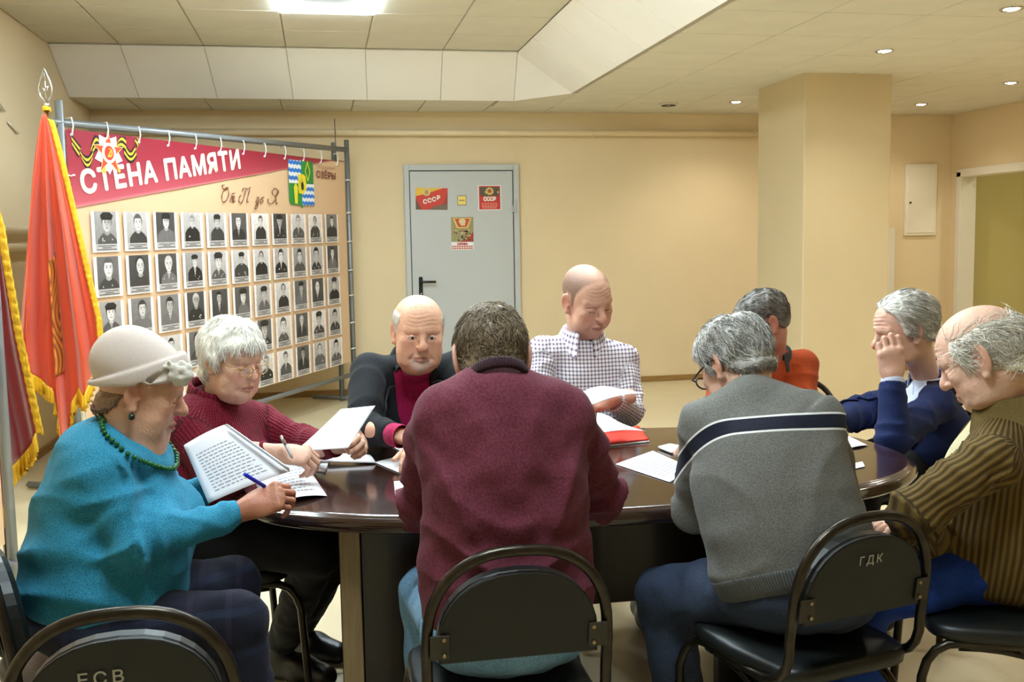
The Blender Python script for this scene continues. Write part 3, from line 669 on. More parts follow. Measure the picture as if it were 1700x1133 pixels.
def flag_pt(u, v):
    z = 2.035-v*flag_len(u)*.97
    w_ = .015+.36*min(1, v*1.15)**.8
    cx = -1.262-.02*v+.035*v*v
    x = cx+(u-.52)*w_
    f = min(1, v*2.5)
    y = 5.20+f*(.035*math.sin(u*21+1.2*v)+.018*math.sin(u*43+2*v+1))-.02*v
    return (x+f*.012*math.sin(u*17+.8), y, z)
cl = cloth('flag_cloth', flag_pt, 90, 60, 'red_satin', fl)
cloth('fringe', lambda u, v: tuple(V(*flag_pt(u, 1))+V(.012*math.sin(u*300)*v, -.003, .004-v*.075)), 140, 3, 'gold_fringe', fl, .006)
cloth('fringe', lambda u, v: tuple(V(*flag_pt(1, .02+u*.98))+V(v*.028, -.006+.004*math.sin(u*200), -v*.01)), 80, 3, 'gold_fringe', fl, .006)
def emb(u, v):
    k = .5+.5*math.sin(u*160+9*math.sin(v*23)); return tuple(np.array(srgb(206, 128, 46))*k+np.array(srgb(110, 44, 26))*(1-k))
cloth('emblem', flag_pt, 24, 40, 'print', cl, .002, .47, .60, .44, .80, .004, emb)

f2 = thing('flag', 'dark red velvet flag with gold fringe at the left edge', 'flag', (-1.3, 4.4, 0))
MB().tube([(-1.33, 4.47, .02), (-1.46, 4.40, 2.2)], .015, 10).build('pole', 'chrome', f2)
MB().lathe([(.10, 0), (.10, .012), (.02, .03), (.018, .12)], 16, (-1.33, 4.47, 0)).build('base', 'black_plastic', f2)
def f2_pt(u, v):
    L_ = float(np.interp(u, [0, .3, .55, .62, .8, 1], [1.62, 1.68, 1.74, 1.56, 1.50, 1.40]))
    z = 2.05-v*L_; xr = float(np.interp(z, [.3, .6, 1.05, 1.5, 2.05], [-1.155, -1.165, -1.225, -1.268, -1.40])); xl = xr-.02-.30*min(1, v*1.3)
    f = min(1, v*2)
    return (xl+(xr-xl)*u+.008*math.sin(u*15), 4.40+f*(.03*math.sin(u*17+v)+.012*math.sin(u*37)), z)
c2 = cloth('flag_cloth', f2_pt, 60, 50, 'red_velvet', f2)
cloth('fringe', lambda u, v: tuple(V(*f2_pt(u, 1))+V(.01*math.sin(u*250)*v, -.004, .004-v*.08)), 100, 3, 'gold_fringe', f2, .006)
cloth('fringe', lambda u, v: tuple(V(*f2_pt(1, .02+u*.98))+V(v*.03, -.008+.004*math.sin(u*200), -v*.012)), 90, 3, 'gold_fringe', f2, .006)
mb = MB(); mb.col = srgb(226, 214, 190)
for i in range(16):
    c0 = V(*f2_pt(.50-.012*i, .56+.012*i))-V(0, .045, 0)
    for sd in (-1, 1): mb.tube([c0, c0+V(sd*.012, -.004, .022), c0+V(sd*.018, -.003, .045)], [.001, .005, .001], 5)
mb.build('embroidery', 'print', c2)

# ------------------------------------------------------------------ table
TX, TY, TA, TB, TZ, TR = .755, 2.93, 1.03, .545, .72, math.radians(1.0)
tb = thing('oval_table', 'long oval dark lacquered wooden meeting table', 'table', (TX, TY, 0), -TR)
n = 128; prof = [(.06, .676), (.012, .676), (.002, .682), (0, .690), (.0, .700), (.004, .709), (.012, .714), (.017, .7155), (.020, .7185), (.028, .72)]
sp_ = lambda v: math.copysign(abs(v)**.8, v)
vs = [((TA-i_)*sp_(math.cos(2*PI*j/n)), (TB-i_)*sp_(math.sin(2*PI*j/n)), z) for i_, z in prof for j in range(n)]
k = len(prof); fs = [(i*n+j, i*n+(j+1) % n, (i+1)*n+(j+1) % n, (i+1)*n+j) for i in range(k-1) for j in range(n)]
mb = MB().add(vs, fs, True); mb.f += [tuple(range(n))[::-1], tuple((k-1)*n+j for j in range(n))]; mb.sm += [False]*2; mb.mi += [0]*2
local('table_top', mb.mesh('table_top'), 'wood_dark', tb)
for sd, nm in ((-1, 'leg'), (1, 'leg')):
    x = -.70 if sd < 0 else .62
    lg = local(nm, MB().box((x-.028, -.365, 0), (x+.028, .365, .676), .003).mesh('leg'), 'wood_leg', tb)
    local('edge_strip', MB().box((x-.026, -.371, 0), (x+.026, -.364, .676), .002).mesh('edge_strip'), 'wood_edge', lg)
    local('wing_panel', MB().box((min(x+.028*-sd, x-sd*.30), -.325, 0), (max(x+.028*-sd, x-sd*.30), -.28, .676), .003).mesh('wing_panel'), 'wood_leg', tb)
local('modesty_panel', MB().box((-.672, -.02, .28), (.59, .02, .676), .003).mesh('modesty_panel'), 'wood_leg', tb)

# ------------------------------------------------------------------ chairs
def arc_pts(a, b, c, n=6):
    a, b, c = V(*a), V(*b), V(*c); return [(1-t)**2*a+2*t*(1-t)*b+t*t*c for t in np.linspace(0, 1, n)]
CHW = .182
def back_y(z): return -.175-.14*(z-.44)
_cm = {}
def chair_meshes():
    side = [(-CHW, back_y(.43)+.10, .425)]
    right = arc_pts((CHW, -.06, .425), (CHW, back_y(.44)-.02, .425), (CHW, back_y(.54), .54), 7)+[(CHW+.001, back_y(.60), .60)]
    top = [(CHW*math.cos(t)**.8 if t < PI/2 else -CHW*abs(math.cos(t))**.8, back_y(.62+.18*math.sin(t)), .62+.18*math.sin(t)**.92) for t in np.linspace(.04, PI-.04, 25)]
    left = [(-p[0], p[1], p[2]) for p in right][::-1]
    fr = arc_pts((CHW, .12, .425), (CHW, .20, .425), (CHW+.012, .215, .34), 5)+[(CHW+.022, .235, .0)]
    path = [(p[0], p[1], p[2]) for p in fr][::-1]+[tuple(p) for p in right]+[tuple(p) for p in top]+[tuple(p) for p in left]+[(-p[0], p[1], p[2]) for p in fr]
    _cm['back_frame'] = MB().tube(path, .0115, 10).mesh('back_frame')
    rl = arc_pts((CHW-.012, .13, .41), (CHW-.012, -.06, .42), (CHW+.0, -.12, .34), 8)+[(CHW+.022, -.24, 0)]
    _cm['leg'] = MB().tube(rl, .0105, 8).mesh('leg')
    _cm['leg2'] = MB().tube([(-p[0], p[1], p[2]) for p in rl], .0105, 8).mesh('leg')
    _cm['crossbar'] = MB().tube([(-CHW, -.01, .415), (CHW, -.01, .415)], .009, 8).tube([(-CHW, .10, .415), (CHW, .10, .415)], .009, 8).mesh('crossbar')
    # padded back: plywood board with vinyl pad
    m = 17; b0, b1, zt = .575, .62, .757; w_ = CHW-.022
    out = [(-w_, b0), (w_, b0)]+[(w_*math.cos(t)**.85 if t < PI/2 else -w_*abs(math.cos(t))**.85, b1+(zt-b1)*math.sin(t)) for t in np.linspace(.03, PI-.03, m)]
    def slab(y0, y1, ins):
        k = len(out); c = V(0, .66)
        def ring(f, y): return [(p[0]*f, back_y(c[1]+(p[1]-c[1])*f)+y, c[1]+(p[1]-c[1])*f) for p in out]
        lay = [ring(1-ins, y0), ring(1, y0+(y1-y0)*.2), ring(1, y0+(y1-y0)*.75), ring(1-ins*1.5, y1)]
        vs = sum(lay, []); fs = [tuple(range(k)), tuple(3*k+i for i in range(k))[::-1]]
        for q in range(3): fs += [(q*k+(i+1) % k, q*k+i, (q+1)*k+i, (q+1)*k+(i+1) % k) for i in range(k)]
        return MB().add(vs, fs)
    _cm['backrest'] = slab(.0, .045, .06).mesh('backrest'); _cm['back_board'] = slab(-.012, .002, .02).mesh('back_board')
    for i, sx_ in ((0, -1), (1, 1)):
        z0, z1 = .588, .640; x0, x1 = sorted((sx_*(CHW-.004), sx_*(CHW-.042)))
        yb = back_y(.615)-.0155
        _cm['bracket%d' % i] = MB().box((x0, yb-.003, z0), (x1, yb+.001, z1), .001, rotm('X', .14)).mesh('bracket')
        _cm['screw%d' % i] = [MB().lathe([(.0045, 0), (.004, .003), (.001, .004)], 8, (sx_*(CHW-.032), yb-.003-.006*(zz-.614), zz), rotm('X', PI/2+.14)).mesh('screw') for zz in (.598, .630)]
    # seat pad
    def ring(f, z): return [((.188+(.012 if y > 0 else -.006))*f*x, .005+.195*f*y, z) for x, y in [(math.copysign(abs(math.cos(t))**.35, math.cos(t)), math.copysign(abs(math.sin(t))**.35, math.sin(t))) for t in np.linspace(0, 2*PI, 33)[:-1]]]
    lay = [ring(.93, .428), ring(.99, .432), ring(1.0, .445), ring(.99, .458), ring(.94, .466), ring(.6, .469)]; k = 32; vs = sum(lay, [])
    fs = [tuple(range(k))[::-1], tuple(5*k+i for i in range(k))]+[(q*k+i, q*k+(i+1) % k, (q+1)*k+(i+1) % k, (q+1)*k+i) for q in range(5) for i in range(k)]
    _cm['seat'] = MB().add(vs, fs, True).mesh('seat')
chair_meshes()
CMAT = dict(back_frame='tube_black', leg='tube_black', leg2='tube_black', crossbar='tube_black', backrest='chair_vinyl', back_board='chair_board', seat='chair_vinyl')
def chair(x, y, rz, label, letters=None, ps=.05, px_=0., pz=.68):
    """x, y: middle of the seat, rz: turn of the facing direction from +Y"""
    t = thing('chair', label, 'chair', (x, y, 0), rz, 'black tube-frame chairs round the table')
    for k_, mname in CMAT.items(): local('leg' if k_.startswith('leg') else k_, _cm[k_], mname, t)
    for i in (0, 1):
        b_ = local('bracket', _cm['bracket%d' % i], 'bracket', t)
        for s_ in _cm['screw%d' % i]: local('screw', s_, 'screw', b_)
    if letters:
        mb = MB(); text_on(mb, letters, ps, (px_, back_y(pz)-.0155, pz), V(1, 0, 0), unit(V(0, -.14, 1)), .0, bold=.0004, space=1.35)
        local('painted_lettering', mb.mesh('painted_lettering'), 'chalk', t)
    return t
CHAIRS = [
    (-.363, 1.925, .06, 'empty black chair in the lower left foreground with white letters on its back', 'ЕСВ', .032, -.03, .692),
    (.36, 2.10, .0, 'black chair with the man in the burgundy jumper', None),
    (1.085, 2.145, .22, 'black chair with white letters on its back, under the man in the grey jumper', 'ГДК', .027, .0, .705),
    (-.535, 2.36, -1.15, 'black chair under the woman in the beige hat', None),
    (-.35, 3.05, -1.3, 'black chair under the white-haired woman with spectacles', None),
    (.34, 3.86, PI-.05, 'black chair under the bald man in the dark jacket', None),
    (.985, 3.90, PI-.1, 'black chair under the man in the checked shirt', None),
    (1.80, 3.75, PI-.7, 'black chair under the man in the orange jumper', None),
    (2.17, 3.20, PI/2+.25, 'black chair under the man in the navy jacket', None),
    (1.66, 2.20, 1.15, 'black chair under the man in the olive cardigan', None)]
for c in CHAIRS: chair(*c)
# ------------------------------------------------------------------ smooth bodies: distance fields meshed with surface nets
f32 = np.float32
def surf(fn, lo, hi, h, B=8):
    lo = np.array(lo, f32); nb_ = np.maximum(1, np.ceil((np.array(hi)-lo)/(h*B)).astype(int))
    I = np.stack(np.meshgrid(*[np.arange(k) for k in nb_], indexing='ij'), -1).reshape(-1, 3)
    d = fn((lo+(I*B+(B-1)/2)*h).astype(f32))
    act = np.abs(d) < h*B*1.05+.006
    F = np.repeat(np.repeat(np.repeat(d.reshape(nb_), B, 0), B, 1), B, 2).astype(f32)
    loc = np.stack(np.meshgrid(*[np.arange(B)]*3, indexing='ij'), -1).reshape(-1, 3)
    idx = (I[act][:, None]*B+loc[None]).reshape(-1, 3)
    F[idx[:, 0], idx[:, 1], idx[:, 2]] = fn((lo+idx*h).astype(f32))
    S = F < 0
    nx, ny, nz = F.shape
    cnt = np.zeros((nx-1, ny-1, nz-1), np.int8)
    for a in (0, 1):
        for b in (0, 1):
            for c in (0, 1): cnt += S[a:nx-1+a, b:ny-1+b, c:nz-1+c]
    cells = np.argwhere((cnt > 0) & (cnt < 8))
    cor = np.array([(a, b, c) for a in (0, 1) for b in (0, 1) for c in (0, 1)])
    vals = np.stack([F[cells[:, 0]+a, cells[:, 1]+b, cells[:, 2]+c] for a, b, c in cor], 1)
    acc = np.zeros((len(cells), 3), f32); num = np.zeros(len(cells), f32)
    for i in range(8):
        for j in range(i+1, 8):
            if np.abs(cor[i]-cor[j]).sum() != 1: continue
            va, vb = vals[:, i], vals[:, j]; m_ = (va < 0) != (vb < 0)
            t = np.where(m_, va/np.where(m_, va-vb, 1), 0)[:, None]
            acc += np.where(m_[:, None], cor[i]+(cor[j]-cor[i])*t, 0); num += m_
    verts = lo+(cells+acc/num[:, None])*h
    vid = np.full(cnt.shape, -1, np.int32); vid[cells[:, 0], cells[:, 1], cells[:, 2]] = np.arange(len(cells))
    quads = []
    for ax in range(3):
        b, c = (ax+1) % 3, (ax+2) % 3
        sl0 = [slice(None)]*3; sl1 = [slice(None)]*3; sl0[ax] = slice(0, -1); sl1[ax] = slice(1, None)
        for q in (b, c): sl0[q] = slice(1, -1); sl1[q] = slice(1, -1)
        A, Bq = S[tuple(sl0)], S[tuple(sl1)]
        e = np.argwhere(A != Bq); fl_ = A[e[:, 0], e[:, 1], e[:, 2]]
        off = np.ones(3, int); off[ax] = 0; e = e+off
        def cell(db, dc):
            k = e.copy(); k[:, b] += db; k[:, c] += dc; return vid[k[:, 0], k[:, 1], k[:, 2]]
        q = np.stack([cell(-1, -1), cell(0, -1), cell(0, 0), cell(-1, 0)], 1)
        q[~fl_] = q[~fl_][:, ::-1]; quads.append(q)
    Q = np.concatenate(quads); Q = Q[(Q >= 0).all(1)]
    return verts.astype(f32), Q
def normals(v, q):
    n = np.cross(v[q[:, 2]]-v[q[:, 0]], v[q[:, 3]]-v[q[:, 1]]); out = np.zeros_like(v)
    for i in range(4): np.add.at(out, q[:, i], n)
    return out/np.maximum(1e-9, np.linalg.norm(out, axis=1, keepdims=True))
def npmesh(name, v, q, cols=None, attrs=None, smooth=True):
    me = bpy.data.meshes.new(name); k = q.shape[1]
    me.vertices.add(len(v)); me.vertices.foreach_set('co', np.asarray(v, f32).ravel())
    me.loops.add(q.size); me.loops.foreach_set('vertex_index', q.ravel().astype(np.int32))
    me.polygons.add(len(q)); me.polygons.foreach_set('loop_start', np.arange(0, q.size, k, dtype=np.int32)); me.polygons.foreach_set('loop_total', np.full(len(q), k, np.int32))
    me.update(calc_edges=True); me.polygons.foreach_set('use_smooth', np.full(len(q), smooth))
    if cols is not None:
        a = me.color_attributes.new('Col', 'FLOAT_COLOR', 'POINT'); a.data.foreach_set('color', np.c_[cols, np.ones(len(cols))].astype(f32).ravel())
    for k_, val in (attrs or {}).items():
        a = me.attributes.new(k_, 'FLOAT', 'POINT'); a.data.foreach_set('value', val.astype(f32))
    return me
def smin(a, b, k): h = np.maximum(k-np.abs(a-b), 0)/k; return np.minimum(a, b)-h*h*k*.25
def smax(a, b, k): return -smin(-a, -b, k)
def nrm(a): return np.sqrt((a*a).sum(1))
def ell(p, c, r, R=None):
    q = p-np.asarray(c, f32)
    if R is not None: q = q @ np.asarray(R, f32)
    q = q/np.asarray(r, f32); k0 = nrm(q); k1 = nrm(q/np.asarray(r, f32)); return k0*(k0-1)/np.maximum(k1, 1e-6)
def sph(p, c, r): return nrm(p-np.asarray(c, f32))-r
def rc(p, a, b, ra, rb):
    a = np.asarray(a, f32); ab = np.asarray(b, f32)-a; t = np.clip(((p-a) @ ab)/max(1e-9, float(ab@ab)), 0, 1)
    return nrm(p-a-t[:, None]*ab)-(ra+(rb-ra)*t)
def sstep(x, a, b): t = np.clip((x-a)/(b-a), 0, 1); return t*t*(3-2*t)
def wob(p, s=1., k=0.):
    x, y, z = p[:, 0]*s, p[:, 1]*s, p[:, 2]*s
    return (np.sin(x*1.3+2.1*np.sin(y*.9+k)+k)+np.sin(y*1.7+1.9*np.sin(z*1.1-k)+1.3*k)+np.sin(z*1.5+1.7*np.sin(x*1.2+2*k)))/3
rng = np.random.default_rng(5)

# ------------------------------------------------------------------ heads (x right, y ahead, z up; eyes at z = 0)
def mir(p): q = p.copy(); q[:, 0] = np.abs(q[:, 0]); return q
def head_field(q, H):
    """H: look of the head"""
    m_ = mir(q); fat, jw, fw, nz = H.get('fat', 1), H.get('jaw', 1), H.get('face', 1), H.get('nose', 1)
    d = ell(q, (0, -.010, .036), (.0745*H.get('cw', 1), .100, .082))
    d = smin(d, ell(q, (0, .030, -.025), (.0645*fw, .060, .088)), .03)
    d = smin(d, ell(q, (0, .025, -.068), (.055*jw, .054, .040)), .028)
    d = smin(d, sph(q, (0, .072, -.096), .019), .024)
    d = smin(d, sph(m_, (.043, .060, -.020), .021), .02)
    d = smin(d, sph(m_, (.040*jw, .050, -.057), .023*fat), .024)
    if H.get('jowl'): d = smin(d, ell(m_, (.040*jw, .040, -.088), (.024, .034, .022)), .02)
    if H.get('dbl'): d = smin(d, ell(q, (0, .032, -.108), (.046, .042, .026)), .025)
    d = smin(d, rc(m_, (.010, .083, .024), (.046, .067, .022), .0105, .008), .014)
    d = smax(d, -ell(m_, (.031, .099, .001), (.019, .017, .0105)), .012)
    d = smin(d, sph(m_, (.031, .0715, .0012), .0148), .004)
    if H.get('eyes') == 'open': d = smax(d, -ell(m_, (.031, .090, -.0022), (.0118, .013, .0027)), .0012)
    d = smin(d, rc(q, (0, .081, .016), (0, .105, -.018), .0078, .0105), .012)
    d = smin(d, sph(q, (0, .1085*1+.003*(nz-1), -.0265), .0122*nz), .008)
    d = smin(d, sph(m_, (.0125*nz, .098, -.0315), .0085), .006)
    d = smax(d, -sph(m_, (.007, .104, -.0395), .0034), .003)
    d = smin(d, rc(m_, (0, .0945, -.0605), (.023, .0835, -.066), .0056, .003), .008)
    d = smin(d, rc(m_, (0, .0930, -.0725), (.020, .0835, -.069), .0064, .003), .008)
    d = smax(d, -rc(m_, (0, .1005, -.0665), (.024, .0885, -.067), .0026, .0014), .004)
    fo = H.get('fold', 1.)
    d = smax(d, -rc(m_, (.0175, .1005, -.034), (.034, .0825, -.072), .0022*fo, .0016*fo), .010)
    d = smax(d, -rc(m_, (.018, .094, -.014), (.042, .080, -.014), .0012*fo, .0008), .008)
    d = smin(d, ell(m_, (.031, .0815, -.0135), (.0125, .006, .0042)), .005)
    d = smax(d, -rc(m_, (.017, .0895, .0098), (.047, .0765, .0070), .0016, .0010), .004)
    if H.get('old', 1):
        fm = sstep(q[:, 1], .055, .085)*sstep(q[:, 2], .028, .040)*(1-sstep(q[:, 2], .070, .085))
        d = d+.0007*H.get('old', 1)*fm*np.sin(q[:, 2]*520+2*np.sin(q[:, 0]*60))
        cf = np.exp(-nrm((m_-np.array([.056, .062, .0], f32))/np.array([.012, .02, .014], f32))**2); d = d+.0006*H.get('old', 1)*cf*np.sin(q[:, 2]*700+q[:, 1]*200)
        d = d+.0006*H.get('old', 1)*wob(q, 110, 2)*sstep(q[:, 1], .02, .06)
    E = np.array(Matrix.Rotation(math.radians(24), 3, 'Z')) @ np.array(Matrix.Rotation(math.radians(10), 3, 'X'))
    ear = ell(m_, (.0785, -.010, -.002), (.0075, .0185*H.get('ear', 1), .032*H.get('ear', 1)), E)
    ear = smin(ear, sph(m_, (.0755, -.002, -.034*H.get('ear', 1)), .0088), .008)
    ear = smax(ear, -ell(m_, (.0865, -.006, .001), (.0065, .0105, .020), E), .004)
    ear = smin(ear, sph(m_, (.0745, .006, -.006), .0055), .004)
    d = smin(d, ear, .006)
    return d
def head_cols(q, H, n):
    m_ = mir(q); c = np.tile(np.array(srgb(H['skin'])), (len(q), 1)); red = np.array(srgb(H.get('red', (204, 118, 98))))
    def mix(col, w_): 
        nonlocal c; w_ = np.clip(w_, 0, 1)[:, None]; c = c*(1-w_)+np.asarray(col)*w_
    g = lambda d, s: np.exp(-(d/s)**2)
    mix(red, .42*g(nrm(m_-np.array([.042, .07, -.028], f32)), .022)*H.get('flush', 1))
    mix(red, .5*g(nrm(q-np.array([0, .112, -.028], f32)), .016)*H.get('flush', 1))
    mix(red, .45*g(nrm(m_-np.array([.082, -.008, 0], f32)), .026))
    mix(red, .14*(.5+.5*wob(q, 70)))
    mix(np.array(srgb(150, 100, 84)), .35*g(nrm((m_-np.array([.031, .088, -.010], f32))*np.array([.7, 1, 1.6], f32)), .011)*H.get('bags', 1))
    lip = np.minimum(rc(m_, (0, .097, -.0612), (.022, .086, -.066), .0042, .002), rc(m_, (0, .096, -.0725), (.020, .086, -.069), .0048, .002))
    mix(np.array(srgb(H.get('lip', (178, 104, 96)))), .85*sstep(-lip, -.0022, .001))
    mix(np.array(srgb(110, 58, 52)), .8*sstep(-rc(m_, (0, .0985, -.0666), (.023, .0865, -.067), .0016, .001), -.002, .001))
    br = rc(m_, (.013, .0905, .0225), (.046, .0745, .0245), .0055, .0035)
    mix(np.array(srgb(H.get('brow', (140, 120, 104)))), H.get('browk', .75)*sstep(-br, -.0025, .002)*(.75+.25*wob(q, 500)))
    if H.get('eyes') == 'open': mix(np.array(srgb(120, 74, 62)), .75*sstep(-np.abs(ell(m_, (.031, .087, -.0022), (.0128, .013, .0037))), -.002, 0))
    else:
        lash = rc(m_, (.021, .0862, -.0058), (.041, .0825, -.0050), .0012, .0012)
        mix(np.array(srgb(74, 50, 42)), .75*sstep(-lash, -.0022, .0003))
    if 'beard' in H:
        b = sstep(-ell(q, (0, .086, -.085), (.033, .024, .026)), -.006, .004); b = np.maximum(b, .55*sstep(-ell(q, (0, .098, -.052), (.028, .016, .0065)), -.004, .002))
        b *= 1-.9*sstep(-lip, -.002, .001)
        mix(np.array(srgb(H['beard'])), H.get('beardk', .7)*b*(.82+.18*wob(q, 420)))
    if 'stubble' in H:
        b = sstep(-ell(q, (0, .055, -.088), (.062, .05, .042)), -.012, .01); mix(np.array(srgb(H['stubble'])), .3*b)
    if 'scalp' in H:
        mk = H['scalp'](q); mix(np.array(srgb(H['scalpcol'])), np.clip(mk, 0, 1)*.8*(.9+.1*wob(q, 600)))
    return c

def hairline(kind):
    tabs = dict(short=[(-.12, -.075), (-.085, -.066), (-.045, -.045), (-.028, -.01), (-.022, .028), (.008, .032), (.016, -.008), (.026, -.006), (.034, .028), (.05, .050), (.072, .070), (.10, .074)],
                receding=[(-.12, -.075), (-.085, -.066), (-.045, -.045), (-.028, -.01), (-.022, .028), (.008, .032), (.014, -.010), (.024, -.008), (.030, .040), (.045, .072), (.06, .094), (.075, .11), (.10, .13)],
                woman=[(-.12, -.080), (-.085, -.078), (-.045, -.060), (-.022, -.046), (-.014, .010), (.006, .012), (.012, -.036), (.026, -.034), (.036, .004), (.05, .040), (.075, .050), (.10, .052)],
                woman2=[(-.12, -.080), (-.085, -.080), (-.05, -.066), (-.030, -.024), (-.020, .010), (.004, .014), (.010, -.006), (.022, -.002), (.032, .032), (.05, .056), (.075, .064), (.10, .068)],
                ring=[(-.12, -.075), (-.085, -.068), (-.045, -.050), (-.028, -.012), (-.022, .028), (.006, .032), (.014, -.022), (.024, -.016), (.034, .014), (.045, .05), (.055, .2)])
    t = tabs[kind]; return [a for a, _ in t], [b for _, b in t]
def hair_mask(q, A):
    y, z = hairline(A['line']); k = np.interp(q[:, 1]+.006*wob(q, 90, 2), y, z)
    m_ = sstep(q[:, 2]+.004*wob(q, 120), k-.006, k+.008)
    if A['line'] == 'ring': m_ = m_*sstep(-q[:, 2]+.012*wob(q, 40, 1), -.086-.0, -.052)
    if 'thin' in A: m_ = m_*A['thin'](q)
    return m_
def hair_field(q, A):
    base = ell(q, (0, -.010, .036), (.0745*A.get('cw', 1), .100, .082)); base = smin(base, ell(q, (0, .030, -.025), (.0645, .060, .088)), .03)
    base = smin(base, rc(q, (0, -.035, -.03), (0, -.05, -.12), .055, .055), .03)
    t = A['thick']*(1+.35*wob(q, A.get('clump', 60), 1)+.18*wob(q, 160, 4)); top = A.get('top', 1.)
    t = t*(1+(top-1)*sstep(q[:, 2], .05, .10))
    return base+.005-(t+.005)*hair_mask(q, A)
def strands(v, n_, msk, A, Rw, cw, s):
    """fine locks grown from the hair surface; returns triangle-tube arrays in world space"""
    cand = np.where(msk > .45)[0]
    if len(cand) == 0: return None
    N = A['n']; pick = rng.choice(cand, N); p = v[pick].copy()+rng.normal(0, .0012, (N, 3)).astype(f32); nn_ = n_[pick]
    comb = A['comb'](p); L_ = A['len']*rng.uniform(.6, 1.25, N); SEG = 5
    cen = np.array([0, -.010, .02], f32); rad2 = np.array([.0745, .100, .095], f32)**2
    lift = A.get('lift', .25); curl = A.get('curl', .25); rndd = rng.normal(0, 1, (N, 3)).astype(f32)*curl
    pts = [p-nn_*.002]; 
    for i in range(SEG-1):
        nl = (pts[-1]-cen)/rad2; nl /= nrm(nl)[:, None]
        t = comb+rndd+rng.normal(0, curl*.5, (N, 3)).astype(f32); t = t-nl*(t*nl).sum(1)[:, None]; t /= np.maximum(1e-6, nrm(t))[:, None]
        dr_ = t+nl*(lift*(1 if i == 0 else A.get('lift2', .15))); dr_ /= nrm(dr_)[:, None]
        pts.append(pts[-1]+dr_*(L_/(SEG-1))[:, None])
    P = np.stack(pts, 1); r0 = A.get('r', .0009); rs = np.array([1, .95, .8, .55, .12])*r0
    T = np.gradient(P, axis=1); T /= np.maximum(1e-9, np.linalg.norm(T, axis=2, keepdims=True))
    a = np.cross(T, np.array([.31, .57, .76])); a /= np.maximum(1e-9, np.linalg.norm(a, axis=2, keepdims=True)); b = np.cross(T, a)
    ring = [P+rs[None, :, None]*(math.cos(t)*a+math.sin(t)*b) for t in (0, 2.094, 4.189)]
    X = np.stack(ring, 2)                                     # N, SEG, 3, 3
    idx = np.arange(N*SEG*3).reshape(N, SEG, 3)
    q = np.concatenate([np.stack([idx[:, :-1, j], idx[:, :-1, (j+1) % 3], idx[:, 1:, (j+1) % 3], idx[:, 1:, j]], -1).reshape(-1, 4) for j in range(3)])
    W = (X.reshape(-1, 3)*s) @ Rw.T+cw
    cc = np.array([srgb(c) for c in A['cols']]); pk = rng.choice(len(cc), N, p=A.get('pc')); base = cc[pk]*rng.uniform(.8, 1.15, (N, 1))
    cols = np.repeat(base[:, None], SEG*3, 1).reshape(-1, 3)
    return W, q, cols

# ------------------------------------------------------------------ hands (y to the fingers, x to the thumb, z = back of the hand)
CURL = dict(flat=(6, 8, 4), relaxed=(22, 28, 16), grip=(52, 62, 34), fist=(80, 98, 55), pen=(48, 52, 26), hold=(30, 40, 24), cheek=(16, 100, 70))
def hand_field(q, curl, thumb='out'):
    d = ell(q, (0, .048, 0), (.040, .054, .0165))
    d = smin(d, rc(q, (-.029, .078, 0), (.028, .087, 0), .0115, .0125), .012)
    d = smin(d, ell(q, (.020, .036, -.009), (.020, .032, .015)), .012)
    d = smin(d, rc(q, (0, -.09, 0), (0, .016, 0), .0285, .0255), .02)
    c = [math.radians(a) for a in CURL[curl]]
    for k, (bx, by, ls, r) in enumerate((((.0285), .086, (.040, .025, .020), .0090), (.0095, .090, (.044, .028, .021), .0092), (-.0105, .087, (.040, .026, .020), .0088), (-.0285, .078, (.032, .020, .018), .0078))):
        pos = V(bx, by, 0); ang = 0; fd = None; sp = (bx*2.2 if curl in ('flat', 'relaxed') else bx*.6)
        kk = 1+(.10*(k-1) if curl == 'hold' else 0.05*(k-1))
        for j in range(3):
            ang += c[j]*kk; nxt = pos+ls[j]*V(math.sin(sp)*math.cos(ang), math.cos(sp)*math.cos(ang), -math.sin(ang))
            e = rc(q, pos, nxt, r*(1-.07*j), r*(1-.07*(j+1)-.06*(j == 2))); fd = e if fd is None else smin(fd, e, .003); pos = nxt
        kn = sph(q, (bx, by, .002), r*1.12); fd = smin(fd, kn, .004)
        d = smin(d, fd, .006) if k == 0 else np.where(fd < d+.02, smin(d, fd, .0035), d)
    ds = dict(out=((.72, .62, -.30), (.42, .86, -.28), (.25, .93, -.25)), close=((.50, .66, -.55), (-.05, .80, -.60), (-.35, .78, -.50)), wrap=((.42, .62, -.66), (-.30, .70, -.64), (-.65, .55, -.50)))[thumb]
    pos = V(.019, .020, -.006)
    td = None
    for j, (dv, l, r) in enumerate(zip(ds, (.044, .032, .026), (.0125, .0105, .0092))):
        nxt = pos+unit(dv)*l; e = rc(q, pos, nxt, r, r*.9); td = e if td is None else smin(td, e, .004); pos = nxt
    return smin(d, td, .006)

